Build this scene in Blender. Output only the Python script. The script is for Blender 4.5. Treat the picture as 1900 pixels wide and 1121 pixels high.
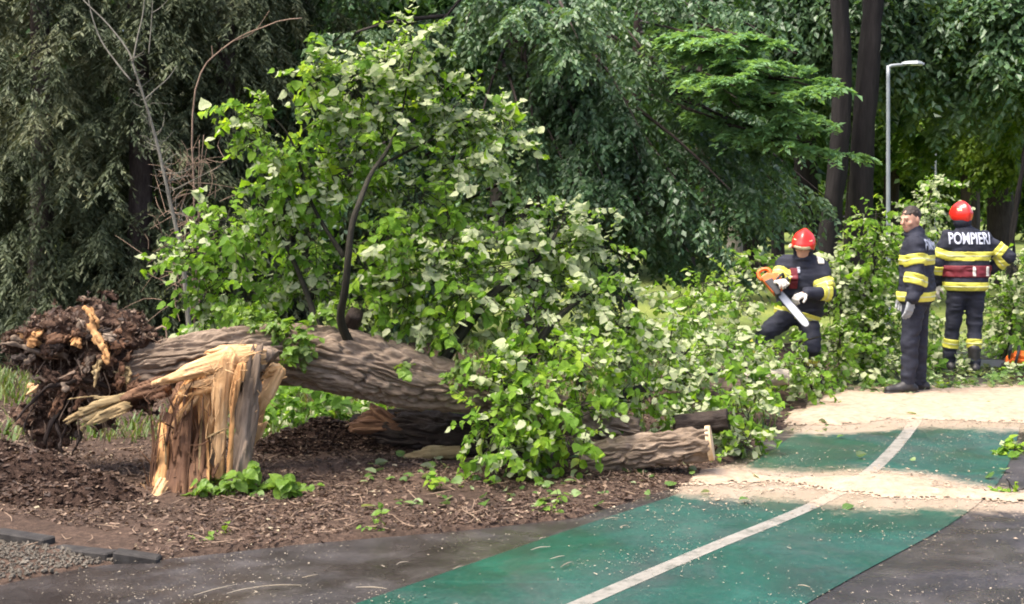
import bpy, math
import numpy as np
from mathutils import Vector, Matrix
from mathutils.bvhtree import BVHTree

for _o in list(bpy.data.objects):
    bpy.data.objects.remove(_o)
SC = bpy.context.scene
COL = SC.collection

# ------------------------------------------------------------------ camera, sky, sun, exposure
F, HZ, CH = 2500.0, 400.0, 1.68        # focal length in photo pixels, horizon row, eye height
cam_d = bpy.data.cameras.new('camera')
cam_d.sensor_width = 36.0
cam_d.lens = 36.0 * F / 1900.0
cam_d.shift_y = -(560.5 - HZ) / 1900.0
cam_d.clip_start = 0.1
cam_d.clip_end = 900.0
cam = bpy.data.objects.new('camera', cam_d)
COL.objects.link(cam)
cam.location = (0, 0, CH)
cam.rotation_euler = (math.radians(90), 0, 0)
SC.camera = cam

SUN_TO = Vector((-0.40, -0.22, 1.0)).normalized()
SUN_EL = math.asin(SUN_TO.z)
world = bpy.data.worlds.new('World')
SC.world = world
world.use_nodes = True
wt = world.node_tree
wt.nodes.clear()
w_out = wt.nodes.new('ShaderNodeOutputWorld')
w_bg = wt.nodes.new('ShaderNodeBackground')
w_sky = wt.nodes.new('ShaderNodeTexSky')
w_sky.sky_type = 'NISHITA'
w_sky.sun_disc = False
w_sky.sun_elevation = SUN_EL
w_sky.sun_rotation = math.atan2(SUN_TO.x, SUN_TO.y)
w_sky.air_density = 0.6
w_sky.dust_density = 5.0
w_sky.ozone_density = 0.2
w_bg.inputs['Strength'].default_value = 0.15
wt.links.new(w_sky.outputs[0], w_bg.inputs['Color'])
wt.links.new(w_bg.outputs[0], w_out.inputs['Surface'])

sun_d = bpy.data.lights.new('sun', 'SUN')
sun_d.energy = 1.2
sun_d.angle = math.radians(22.0)
sun_d.color = (1.0, 0.955, 0.87)
sun = bpy.data.objects.new('sun', sun_d)
COL.objects.link(sun)
sun.rotation_euler = (-SUN_TO).to_track_quat('-Z', 'Y').to_euler()
sun.location = SUN_TO * 40

SC.view_settings.view_transform = 'Standard'
SC.view_settings.look = 'None'
SC.view_settings.gamma = 1.0
SC.view_settings.use_curve_mapping = False
SC.view_settings.exposure = 1.95
SC.render.engine = 'CYCLES'
SC.cycles.use_denoising = True
SC.cycles.max_bounces = 6
SC.cycles.diffuse_bounces = 3
SC.cycles.glossy_bounces = 2
SC.cycles.transmission_bounces = 3
SC.cycles.use_adaptive_sampling = True
SC.cycles.adaptive_threshold = 0.015
SC.cycles.filter_width = 1.9

# ------------------------------------------------------------------ helpers
RNG = np.random.default_rng(7)

def P(px, py, Y):
    """photo pixel at depth Y -> place in the world"""
    return np.array([(px - 950.0) * Y / F, Y, CH - (py - HZ) * Y / F])

def G(px, py):
    Y = CH * F / (py - HZ)
    return np.array([(px - 950.0) * Y / F, Y, 0.0])

def unit(v):
    v = np.asarray(v, float)
    return v / np.maximum(np.linalg.norm(v, axis=-1, keepdims=True), 1e-9)

def vnoise(p, seed=0):
    """smooth value noise in 0..1"""
    p = np.asarray(p, np.float64)
    shp = p.shape[:-1]
    p = p.reshape(-1, 3)
    i = np.floor(p)
    f = (p - i).astype(np.float32)
    f = f * f * (3 - 2 * f)
    u = i.astype(np.int64).astype(np.uint32)
    K = (np.uint32(374761393), np.uint32(668265263), np.uint32(2147483645))
    H = [(u[:, k] * K[k], (u[:, k] + np.uint32(1)) * K[k]) for k in range(3)]
    sd = np.uint32((seed * 974634777) & 0xFFFFFFFF)
    r = np.zeros(len(p), np.float32)
    for dx in (0, 1):
        wx = f[:, 0] if dx else 1 - f[:, 0]
        for dy in (0, 1):
            wy = wx * (f[:, 1] if dy else 1 - f[:, 1])
            hxy = H[0][dx] + H[1][dy] + sd
            for dz in (0, 1):
                n = hxy + H[2][dz]
                n = (n ^ (n >> np.uint32(13))) * np.uint32(1274126177)
                n = (n ^ (n >> np.uint32(16))) * np.uint32(2246822519)
                n = (n ^ (n >> np.uint32(15))) & np.uint32(0xFFFFFF)
                r += wy * (f[:, 2] if dz else 1 - f[:, 2]) * n.astype(np.float32)
    return (r / np.float32(0xFFFFFF)).reshape(shp).astype(np.float64)

def fbm(p, octaves=4, seed=0):
    r, a, t = 0, 0.5, 0
    p = np.asarray(p, float)
    for k in range(octaves):
        r = r + a * vnoise(p * (2.03 ** k), seed + k)
        t += a
        a *= 0.5
    return r / t

def mesh_np(name, verts, faces, mats=None, midx=None, attrs=None, smooth=False):
    """faces: (n,3) or (n,4) array, or list of such arrays"""
    if not isinstance(faces, (list, tuple)):
        faces = [faces]
    faces = [np.asarray(f, np.int32) for f in faces if len(f)]
    me = bpy.data.meshes.new(name)
    verts = np.asarray(verts, np.float32)
    me.vertices.add(len(verts))
    me.vertices.foreach_set('co', verts.ravel())
    nl = sum(f.size for f in faces)
    nf = sum(len(f) for f in faces)
    me.loops.add(nl)
    me.loops.foreach_set('vertex_index', np.concatenate([f.ravel() for f in faces]))
    me.polygons.add(nf)
    tot = np.concatenate([np.full(len(f), f.shape[1], np.int32) for f in faces])
    st = np.concatenate([[0], np.cumsum(tot)[:-1]]).astype(np.int32)
    me.polygons.foreach_set('loop_start', st)
    me.polygons.foreach_set('loop_total', tot)
    if midx is not None:
        me.polygons.foreach_set('material_index', np.asarray(midx, np.int32))
    me.polygons.foreach_set('use_smooth', np.full(nf, bool(smooth)))
    for m in (mats if isinstance(mats, (list, tuple)) else [mats]):
        if m:
            me.materials.append(m)
    for k, v in (attrs or {}).items():
        v = np.asarray(v, np.float32)
        if v.ndim == 1:
            a = me.attributes.new(k, 'FLOAT', 'POINT')
            a.data.foreach_set('value', v)
        else:
            a = me.attributes.new(k, 'FLOAT_VECTOR', 'POINT')
            a.data.foreach_set('vector', v.ravel())
    me.update(calc_edges=True)
    return me

def link(name, me, parent=None):
    o = bpy.data.objects.new(name, me)
    COL.objects.link(o)
    if parent is not None:
        o.parent = parent
        o.matrix_parent_inverse = Matrix.Identity(4)
        q, off = parent, Vector((0, 0, 0))
        while q is not None:
            off += q.location
            q = q.parent
        o.location = -off                        # meshes are written in world places
    return o

def tag(o, label, cat, group=None):
    o['label'] = label
    o['category'] = cat
    if group:
        o['group'] = group
    return o

def thing(name, label, cat, loc=(0, 0, 0), group=None):
    o = bpy.data.objects.new(name, None)
    COL.objects.link(o)
    o.empty_display_size = 0.2
    o.location = Vector([float(v) for v in loc])
    return tag(o, label, cat, group)

def stuff(o):
    o['kind'] = 'stuff'
    return o

def struct(o):
    o['kind'] = 'structure'
    return o

class MB:
    """collects vertices and faces of one mesh"""
    def __init__(s):
        s.v, s.t, s.q, s.n, s.at = [], [], [], 0, []
    def add(s, v, tris=None, quads=None, at=None):
        v = np.asarray(v, float)
        if tris is not None and len(tris):
            s.t.append(np.asarray(tris, int) + s.n)
        if quads is not None and len(quads):
            s.q.append(np.asarray(quads, int) + s.n)
        s.v.append(v)
        s.at.append(v if at is None else at)
        s.n += len(v)
        return s
    def build(s, name, mat, parent=None, smooth=False, attr=None):
        fs = []
        if s.t: fs.append(np.concatenate(s.t))
        if s.q: fs.append(np.concatenate(s.q))
        me = mesh_np(name, np.concatenate(s.v), fs, mat, smooth=smooth,
                     attrs={attr: np.concatenate(s.at)} if attr else None)
        return link(name, me, parent)

def catmull(pts, n):
    pts = np.asarray(pts, float)
    p = np.vstack([2 * pts[0] - pts[1], pts, 2 * pts[-1] - pts[-2]])
    u = np.linspace(0, len(pts) - 1 - 1e-6, n)
    i = np.floor(u).astype(int)
    t = (u - i)[:, None]
    a, b, c, d = p[i], p[i + 1], p[i + 2], p[i + 3]
    return 0.5 * (2 * b + (c - a) * t + (2 * a - 5 * b + 4 * c - d) * t ** 2 + (3 * b - a - 3 * c + d) * t ** 3)

def frames(c):
    t = unit(np.gradient(c, axis=0))
    n = np.zeros_like(t)
    a = np.array([0, 0, 1.0]) if abs(t[0][2]) < 0.9 else np.array([1.0, 0, 0])
    n[0] = unit(np.cross(t[0], a))
    for i in range(1, len(t)):
        n[i] = unit(n[i - 1] - t[i] * np.dot(n[i - 1], t[i]))
    return t, n, np.cross(t, n)

def tube(pts, radii, nseg=24, nring=8, bark=0.0, seed=0, k=22.0, along=4.0, cap=True, lump=0.0):
    """swept round limb -> verts, quads, tris, bark coordinates"""
    r4 = np.c_[np.asarray(pts, float), np.asarray(radii, float)]
    c4 = catmull(r4, nseg)
    c, r = c4[:, :3], np.maximum(c4[:, 3], 0.0008)
    t, n, b = frames(c)
    s = np.concatenate([[0], np.cumsum(np.linalg.norm(np.diff(c, axis=0), axis=1))])
    th = np.linspace(0, 2 * np.pi, nring, endpoint=False)
    ct, sn = np.cos(th), np.sin(th)
    co = np.stack([r[:, None] * ct * k, r[:, None] * sn * k, np.repeat(s[:, None], nring, 1) * along], -1)
    rr = np.repeat(r[:, None], nring, 1)
    if lump:
        rr = rr * (1 + lump * (fbm(np.stack([ct[None] * 1.3 + 0 * s[:, None], sn[None] * 1.3 + 0 * s[:, None], np.repeat(s[:, None] * 3.5, nring, 1)], -1) + seed, 3, seed) - 0.5))
    if bark:
        w = co + 1.6 * (fbm(co * np.array([0.5, 0.5, 1.3]), 2, seed + 40)[..., None] - 0.5)
        rid = 1 - np.abs(2 * vnoise(w, seed) - 1)
        rid2 = 1 - np.abs(2 * vnoise(w * 2.1, seed + 9) - 1)
        rr = rr - bark * (np.clip((rid - 0.52) / 0.40, 0, 1) * 0.8 + rid2 ** 2 * 0.2)
    v = c[:, None] + rr[..., None] * (n[:, None] * ct[None, :, None] + b[:, None] * sn[None, :, None])
    v = v.reshape(-1, 3)
    i = np.arange(nseg - 1)[:, None] * nring
    j = np.arange(nring)[None]
    j2 = (j + 1) % nring
    q = np.stack([i + j, i + j2, i + nring + j2, i + nring + j], -1).reshape(-1, 4)
    co = co.reshape(-1, 3)
    tr = []
    if cap:
        v = np.vstack([v, c[0], c[-1]])
        co = np.vstack([co, [0, 0, 0], [0, 0, s[-1] * along]])
        n0 = nseg * nring
        l0 = (nseg - 1) * nring
        jj = np.arange(nring)
        tr = np.vstack([np.c_[np.full(nring, n0), (jj + 1) % nring, jj], np.c_[np.full(nring, n0 + 1), l0 + jj, l0 + (jj + 1) % nring]])
    return v, q, tr, co

def tube_obj(name, pts, radii, mat, parent=None, nseg=24, nring=8, **kw):
    v, q, tr, co = tube(pts, radii, nseg, nring, **kw)
    me = mesh_np(name, v, [q] + ([tr] if len(tr) else []), mat, attrs={'bark_co': co}, smooth=True)
    return link(name, me, parent)

def add_tube(mb, pts, radii, nseg=6, nring=5, **kw):
    v, q, tr, co = tube(pts, radii, nseg, nring, **kw)
    mb.add(v, tr, q, co)

def box_faces():
    return [[0, 3, 2, 1], [4, 5, 6, 7], [0, 1, 5, 4], [1, 2, 6, 5], [2, 3, 7, 6], [3, 0, 4, 7]]

def bevel_mesh(me, w, seg=2):
    import bmesh
    bm = bmesh.new()
    bm.from_mesh(me)
    bmesh.ops.remove_doubles(bm, verts=bm.verts, dist=1e-5)
    bmesh.ops.recalc_face_normals(bm, faces=bm.faces)
    bmesh.ops.bevel(bm, geom=list(bm.edges), offset=w, segments=seg, affect='EDGES', profile=0.6)
    bm.to_mesh(me)
    bm.free()
    return me

# ------------------------------------------------------------------ materials
def mat_base(name):
    m = bpy.data.materials.new(name)
    m.use_nodes = True
    nt = m.node_tree
    nt.nodes.clear()
    out = nt.nodes.new('ShaderNodeOutputMaterial')
    return m, nt, out

def nd(nt, typ, **kw):
    n = nt.nodes.new(typ)
    for k, v in kw.items():
        setattr(n, k, v)
    return n

def ramp(nt, stops, fac, interp='LINEAR'):
    r = nt.nodes.new('ShaderNodeValToRGB')
    e = r.color_ramp.elements
    r.color_ramp.interpolation = interp
    while len(e) < len(stops):
        e.new(0.5)
    for i, (p, c) in enumerate(stops):
        e[i].position = p
        e[i].color = (*c, 1) if len(c) == 3 else c
    nt.links.new(fac, r.inputs[0])
    return r.outputs[0]

def mixc(nt, fac, a, b, mode='MIX'):
    m = nt.nodes.new('ShaderNodeMix')
    m.data_type = 'RGBA'
    m.blend_type = mode
    for s, v in ((m.inputs[0], fac), (m.inputs[6], a), (m.inputs[7], b)):
        if isinstance(v, (int, float)):
            s.default_value = v
        elif isinstance(v, tuple):
            s.default_value = (*v, 1)
        else:
            nt.links.new(v, s)
    return m.outputs[2]

def noise(nt, vec, scale, detail=5, rough=0.6, dist=0.0):
    n = nt.nodes.new('ShaderNodeTexNoise')
    n.inputs['Scale'].default_value = scale
    n.inputs['Detail'].default_value = detail
    n.inputs['Roughness'].default_value = rough
    n.inputs['Distortion'].default_value = dist
    if vec is not None:
        nt.links.new(vec, n.inputs['Vector'])
    return n.outputs[0]

def coords(nt, attr=None, scale=None):
    if attr:
        a = nd(nt, 'ShaderNodeAttribute', attribute_name=attr)
        v = a.outputs['Vector']
    else:
        v = nt.nodes.new('ShaderNodeTexCoord').outputs['Object']
    if scale:
        m = nt.nodes.new('ShaderNodeMapping')
        m.inputs['Scale'].default_value = scale
        nt.links.new(v, m.inputs['Vector'])
        v = m.outputs[0]
    return v

def principled(nt, out, col, rough=0.7, spec=0.3, metal=0.0, bump=None, bstr=0.3, bdist=0.01):
    b = nt.nodes.new('ShaderNodeBsdfPrincipled')
    if isinstance(col, tuple):
        b.inputs['Base Color'].default_value = (*col, 1)
    else:
        nt.links.new(col, b.inputs['Base Color'])
    if isinstance(rough, (int, float)):
        b.inputs['Roughness'].default_value = rough
    else:
        nt.links.new(rough, b.inputs['Roughness'])
    b.inputs['Specular IOR Level'].default_value = spec
    b.inputs['Metallic'].default_value = metal
    if bump is not None:
        bp = nt.nodes.new('ShaderNodeBump')
        bp.inputs['Strength'].default_value = bstr
        bp.inputs['Distance'].default_value = bdist
        nt.links.new(bump, bp.inputs['Height'])
        nt.links.new(bp.outputs[0], b.inputs['Normal'])
    nt.links.new(b.outputs[0], out.inputs['Surface'])
    return b

def mat_noise(name, stops, scale=8, detail=6, rough=0.8, spec=0.2, attr=None, stretch=None, bstr=0.3, bdist=0.01, metal=0.0, bscale=None):
    m, nt, out = mat_base(name)
    v = coords(nt, attr, stretch)
    n = noise(nt, v, scale, detail)
    c = ramp(nt, stops, n)
    bn = n if bscale is None else noise(nt, v, bscale, 6)
    principled(nt, out, c, rough, spec, metal, bn, bstr, bdist)
    return m

def mat_leaf(name, stops, under=None, trans=0.38, rough=0.45, spec=0.35, tcol=(1.25, 1.2, 0.45)):
    """a leaf blade: coloured by its own tint, paler felt underneath, lets some light through"""
    m, nt, out = mat_base(name)
    a = nd(nt, 'ShaderNodeAttribute', attribute_name='tint')
    c = ramp(nt, stops, a.outputs['Fac'])
    oc = nt.nodes.new('ShaderNodeTexCoord')
    n = noise(nt, oc.outputs['Object'], 9.0, 3)
    c = mixc(nt, 1.0, c, ramp(nt, [(0.3, (0.72, 0.74, 0.7)), (0.7, (1.22, 1.2, 1.15))], n), 'MULTIPLY')
    tc = mixc(nt, 1.0, c, tcol, 'MULTIPLY')
    if under:
        g = nt.nodes.new('ShaderNodeNewGeometry')
        uc = mixc(nt, 1.0, under, ramp(nt, [(0.25, (0.62, 0.66, 0.55)), (0.75, (1.12, 1.1, 1.05))], n), 'MULTIPLY')
        c = mixc(nt, g.outputs['Backfacing'], c, uc)
    b = nt.nodes.new('ShaderNodeBsdfPrincipled')
    nt.links.new(c, b.inputs['Base Color'])
    b.inputs['Roughness'].default_value = rough
    b.inputs['Specular IOR Level'].default_value = spec
    t = nt.nodes.new('ShaderNodeBsdfTranslucent')
    nt.links.new(tc, t.inputs['Color'])
    mx = nt.nodes.new('ShaderNodeMixShader')
    mx.inputs[0].default_value = trans
    nt.links.new(b.outputs[0], mx.inputs[1])
    nt.links.new(t.outputs[0], mx.inputs[2])
    nt.links.new(mx.outputs[0], out.inputs['Surface'])
    return m

M = {}
LINDEN = [(0.0, (0.06, 0.135, 0.020)), (0.45, (0.14, 0.275, 0.034)), (0.8, (0.215, 0.365, 0.040)), (1.0, (0.30, 0.43, 0.05))]
M['linden'] = mat_leaf('linden_leaf', LINDEN, under=(0.60, 0.64, 0.41), trans=0.55, rough=0.6, spec=0.2)
M['sprout'] = mat_leaf('sprout_leaf', [(0, (0.07, 0.16, 0.02)), (1, (0.17, 0.28, 0.035))], under=(0.22, 0.3, 0.1), trans=0.45)
M['conifer'] = mat_leaf('conifer_leaf', [(0, (0.034, 0.048, 0.024)), (0.6, (0.082, 0.102, 0.052)), (1, (0.155, 0.165, 0.09))], trans=0.2, rough=0.6, spec=0.25, tcol=(1.1, 1.05, 0.7))
M['elm'] = mat_leaf('elm_leaf', [(0, (0.032, 0.074, 0.032)), (0.6, (0.074, 0.15, 0.062)), (1, (0.135, 0.215, 0.10))], under=(0.13, 0.20, 0.115), trans=0.38, rough=0.42, spec=0.5)
M['bright'] = mat_leaf('bright_leaf', [(0, (0.09, 0.19, 0.08)), (0.6, (0.145, 0.28, 0.12)), (1, (0.21, 0.36, 0.16))], under=(0.2, 0.33, 0.17), trans=0.45)
M['maple'] = mat_leaf('maple_leaf', [(0, (0.03, 0.075, 0.015)), (0.5, (0.08, 0.17, 0.028)), (1, (0.20, 0.29, 0.04))], under=(0.13, 0.21, 0.07), trans=0.5)
M['dark'] = mat_leaf('forest_leaf', [(0, (0.02, 0.052, 0.018)), (0.6, (0.045, 0.105, 0.03)), (1, (0.09, 0.17, 0.045))], trans=0.38)
M['grass'] = mat_leaf('grass_blade', [(0, (0.05, 0.09, 0.018)), (0.6, (0.09, 0.15, 0.03)), (1, (0.2, 0.2, 0.07))], trans=0.35)
M['dryleaf'] = mat_leaf('dry_leaf', [(0, (0.028, 0.017, 0.012)), (0.35, (0.068, 0.041, 0.029)), (0.7, (0.135, 0.088, 0.062)), (0.93, (0.26, 0.185, 0.13)), (1, (0.38, 0.32, 0.22))], trans=0.12, rough=0.7, tcol=(1.1, 0.9, 0.7))
M['freshdebris'] = mat_leaf('fallen_fresh_leaf', [(0, (0.05, 0.11, 0.02)), (0.6, (0.11, 0.19, 0.04)), (1, (0.30, 0.36, 0.2))], under=(0.4, 0.45, 0.33), trans=0.3)

def bark_mat(name, stops, rough=0.9):
    m, nt, out = mat_base(name)
    v = coords(nt, 'bark_co')
    n1 = noise(nt, v, 0.55, 5, 0.65)
    n2 = noise(nt, v, 2.6, 4, 0.6)
    c = ramp(nt, stops, n1)
    c = mixc(nt, 0.8, c, ramp(nt, [(0.3, (0.6, 0.58, 0.56)), (0.7, (1.3, 1.3, 1.28))], n2), 'MULTIPLY')
    principled(nt, out, c, rough, 0.15, 0, n2, 0.9, 0.012)
    return m
M['bark'] = bark_mat('linden_bark', [(0.2, (0.092, 0.067, 0.047)), (0.5, (0.185, 0.14, 0.102)), (0.8, (0.32, 0.25, 0.188))])
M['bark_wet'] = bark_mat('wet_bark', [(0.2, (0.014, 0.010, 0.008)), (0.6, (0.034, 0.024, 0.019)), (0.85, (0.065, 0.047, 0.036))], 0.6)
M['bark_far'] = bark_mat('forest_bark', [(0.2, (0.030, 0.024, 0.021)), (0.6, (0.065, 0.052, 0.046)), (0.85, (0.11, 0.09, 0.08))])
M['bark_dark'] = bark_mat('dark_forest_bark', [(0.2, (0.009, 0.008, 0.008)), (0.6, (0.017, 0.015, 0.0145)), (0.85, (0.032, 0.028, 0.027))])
M['bark_pale'] = bark_mat('pale_bark', [(0.2, (0.20, 0.17, 0.13)), (0.6, (0.34, 0.30, 0.24)), (0.85, (0.42, 0.38, 0.32))])
M['bark_grey'] = bark_mat('grey_twig_bark', [(0.2, (0.10, 0.095, 0.075)), (0.6, (0.20, 0.19, 0.155)), (0.85, (0.30, 0.285, 0.24))])
M['twig'] = bark_mat('dark_twig', [(0.2, (0.012, 0.012, 0.009)), (0.8, (0.045, 0.04, 0.026))], 0.7)
M['dry_twig'] = bark_mat('dry_twig', [(0.2, (0.16, 0.11, 0.075)), (0.8, (0.30, 0.22, 0.16))], 0.8)

def wood_mat(name, stops, stretch=(1.5, 18, 18)):
    m, nt, out = mat_base(name)
    v = coords(nt, 'grain')
    mp = nt.nodes.new('ShaderNodeMapping')
    mp.inputs['Scale'].default_value = stretch
    nt.links.new(v, mp.inputs['Vector'])
    n1 = noise(nt, mp.outputs[0], 2.2, 6, 0.65, 0.3)
    n2 = noise(nt, v, 6.0, 4)
    c = ramp(nt, stops, n1)
    c = mixc(nt, 0.75, c, ramp(nt, [(0.3, (0.75, 0.66, 0.58)), (0.65, (1.1, 1.1, 1.1))], n2), 'MULTIPLY')
    principled(nt, out, c, 0.75, 0.25, 0, n1, 0.6, 0.006)
    return m
M['wood_fresh'] = wood_mat('torn_fresh_wood', [(0.25, (0.36, 0.19, 0.075)), (0.5, (0.55, 0.345, 0.165)), (0.75, (0.68, 0.48, 0.28))])
M['wood_mid'] = wood_mat('torn_orange_wood', [(0.25, (0.24, 0.11, 0.04)), (0.55, (0.45, 0.25, 0.10)), (0.8, (0.60, 0.40, 0.20))])
M['wood_rot'] = wood_mat('rotten_brown_wood', [(0.25, (0.05, 0.026, 0.015)), (0.5, (0.12, 0.062, 0.034)), (0.75, (0.26, 0.15, 0.08))])
M['wood_yellow'] = wood_mat('weathered_yellow_wood', [(0.25, (0.16, 0.115, 0.055)), (0.55, (0.29, 0.22, 0.11)), (0.8, (0.40, 0.32, 0.18))])

# ------------------------------------------------------------------ ground, road, cycle path
CEN = np.array([[-3.3, 0.7], [-2.1, 2.4], [-1.15, 3.75], [-0.42, 4.8], [0.315, 5.83], [0.94, 6.70], [1.79, 7.85], [2.39, 8.90], [3.13, 10.58], [3.88, 12.5], [4.55, 14.6], [5.3, 17.5], [6.4, 22.0]])
cl = catmull(np.c_[CEN, np.zeros(len(CEN))], 620)[:, :2]
cl = cl[cl[:, 1] < 13.4]
ctan = unit(np.gradient(cl, axis=0))
cnor = np.c_[-ctan[:, 1], ctan[:, 0]]
HALF = 0.79

_ey = np.array([-6, 3.0, 5.0, 6.07, 6.45, 6.52, 6.86, 7.18, 7.47, 7.9, 8.4, 9.15, 10.6, 12.5, 15.0, 20.0, 26])
_ex = np.array([-14, -9.0, -4.6, -2.35, -1.97, -1.76, -1.07, -0.20, 0.38, 0.72, 1.08, 1.50, 2.16, 2.92, 3.7, 5.0, 6.5])
def x_left(y):
    return np.interp(y, _ey, _ex)

_ADD = [(-2.95, 8.15, 0.55, 0.35, 0.16), (-2.45, 7.95, 0.30, 0.22, 0.07), (-2.27, 8.2, 0.14, 0.10, -0.20), (-1.38, 9.5, 0.50, 0.22, 0.13),
        (-0.7, 9.75, 0.6, 0.35, 0.06), (-3.6, 8.8, 0.6, 0.5, 0.12), (0.55, 8.25, 0.30, 0.12, 0.03), (-1.95, 8.35, 0.4, 0.3, 0.04)]
def soil_h(x, y):
    p = np.stack([x, y, 0 * x], -1)
    h = 0.016 + 0.045 * (fbm(p * 1.6, 3, 3) - 0.45) + 0.022 * (fbm(p * 7.0, 3, 5) - 0.5)
    for cx, cy, rx, ry, a in _ADD:
        h = h + a * np.exp(-((x - cx) / rx) ** 2 - ((y - cy) / ry) ** 2) * (0.7 + 0.6 * vnoise(p * 9, 8))
    e = x_left(y) + 0.10 * (fbm(p * 3.0, 3, 15) - 0.5)
    k = np.clip((x - e) / 0.07 + 0.5, 0, 1)
    far = np.clip((y - 24) / 6, 0, 1) * np.clip((x - 3) / 3, 0, 1)
    k = k * (y < 26.0)
    return h * (1 - k) + (-0.035) * k

def grid(xs, ys, zf):
    X, Y = np.meshgrid(xs, ys)
    v = np.stack([X, Y, zf(X, Y)], -1).reshape(-1, 3)
    nx, ny = len(xs), len(ys)
    i = (np.arange(ny - 1)[:, None] * nx + np.arange(nx - 1)[None])
    q = np.stack([i, i + 1, i + nx + 1, i + nx], -1).reshape(-1, 4)
    return v, q

def saw_d(x, y):
    p = np.stack([x, y, 0 * x], -1)
    wx = x + 0.25 * (fbm(p * 2.2, 3, 61) - 0.5); wy = y + 0.35 * (fbm(p * 2.2 + 9, 3, 62) - 0.5)
    def blob(cx, cy, rx, ry, a=0.0):
        ca, sa = np.cos(a), np.sin(a)
        u = (wx - cx) * ca + (wy - cy) * sa; w = -(wx - cx) * sa + (wy - cy) * ca
        return np.exp(-(u / rx) ** 2 - (w / ry) ** 2)
    d = 1.15 * blob(1.32, 8.62, 0.30, 0.32) + 1.35 * blob(2.20, 8.35, 0.40, 0.33) + 0.85 * blob(2.80, 8.12, 0.55, 0.16, -0.12) + 0.5 * blob(1.8, 8.5, 0.5, 0.2) + 0.6 * blob(3.4, 8.05, 0.6, 0.14)
    yb = 10.75 + 0.10 * np.sin(x * 2.3) + 0.06 * (x - 3)
    band = np.clip((wy - yb) / 0.28, 0, 1) * np.clip((13.5 - wy) / 0.7, 0, 1) * np.clip((wx - (2.02 + 0.42 * (wy - 10.75))) / 0.25, 0, 1) * np.clip((7.5 - wx) / 1.5, 0, 1)
    d = d + 1.25 * band * (0.80 + 0.5 * fbm(p * 1.5, 3, 66))
    return d
def dust_d(v):
    x, y = v[:, 0], v[:, 1]
    d = saw_d(x, y)
    for dx, dy, w in ((0.12, 0.2, 0.5), (-0.15, 0.25, 0.5), (0.0, 0.45, 0.35), (0.2, -0.2, 0.4), (-0.2, -0.15, 0.4), (0.3, 0.6, 0.2)):
        d = d + w * saw_d(x + dx, y + dy)
    far = np.clip((y - 8.7) / 0.3, 0, 1) * 0.07 + 0.03 * np.clip((y - 7.2) / 1.2, 0, 1)
    return np.clip(d * 0.36 + far, 0, 1)

def dusted(nt, v, c):
    """sawdust lying in the pores of a surface, as much as its dust attribute says"""
    a = nd(nt, 'ShaderNodeAttribute', attribute_name='dust')
    g = noise(nt, v, 7, 12, 0.82, 0.3)
    m1 = nd(nt, 'ShaderNodeMath', operation='MULTIPLY_ADD'); m1.inputs[1].default_value = 1.25; nt.links.new(a.outputs['Fac'], m1.inputs[0]); 
    m2 = nd(nt, 'ShaderNodeMath', operation='MULTIPLY'); m2.inputs[1].default_value = 1.0; nt.links.new(g, m2.inputs[0])
    nt.links.new(m2.outputs[0], m1.inputs[2])
    f = ramp(nt, [(0.72, (0, 0, 0)), (0.98, (0.9, 0.9, 0.9))], m1.outputs[0])
    return mixc(nt, f, c, (0.31, 0.245, 0.18))

def soil_mat():
    m, nt, out = mat_base('leaf_litter_soil')
    v = coords(nt)
    n1 = noise(nt, v, 1.1, 5)
    n2 = noise(nt, v, 26, 6, 0.7)
    n3 = noise(nt, v, 90, 4, 0.7)
    c = ramp(nt, [(0.3, (0.034, 0.024, 0.018)), (0.55, (0.075, 0.052, 0.039)), (0.8, (0.145, 0.104, 0.08))], n2)
    c = mixc(nt, 0.7, c, ramp(nt, [(0.35, (0.6, 0.58, 0.55)), (0.65, (1.2, 1.15, 1.1))], n1), 'MULTIPLY')
    c = mixc(nt, 0.6, c, ramp(nt, [(0.35, (0.55, 0.5, 0.5)), (0.7, (1.5, 1.45, 1.4))], n3), 'MULTIPLY')
    principled(nt, out, c, 0.9, 0.15, 0, n2, 0.8, 0.02)
    return m
M['soil'] = soil_mat()

def asphalt_mat(name, stops, wet=0.5, blotch=(0.5, 0.72)):
    m, nt, out = mat_base(name)
    v = coords(nt)
    n0 = noise(nt, v, 0.9, 5, 0.6, 0.6)
    n1 = noise(nt, v, 3.2, 5)
    n2 = noise(nt, v, 160, 3, 0.7)
    c = ramp(nt, stops, n1)
    c = mixc(nt, 1.0, c, ramp(nt, [(0.35, (0.4, 0.4, 0.4)), (0.65, (1.7, 1.7, 1.7))], n2), 'MULTIPLY')
    r = ramp(nt, [(blotch[0], (wet, wet, wet)), (blotch[1], (0.72, 0.72, 0.72))], n0)
    n5 = noise(nt, v, 30, 6, 0.8)
    c = mixc(nt, ramp(nt, [(0.55, (0, 0, 0)), (0.8, (0.6, 0.6, 0.6))], n5), c, (0.10, 0.092, 0.085))
    c = dusted(nt, v, c)
    principled(nt, out, c, r, 0.5, 0, n2, 0.25, 0.004)
    return m
M['asphalt'] = asphalt_mat('damp_asphalt', [(0.3, (0.015, 0.012, 0.0105)), (0.5, (0.027, 0.0225, 0.0205)), (0.75, (0.060, 0.053, 0.050))], 0.26, (0.48, 0.66))

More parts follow.
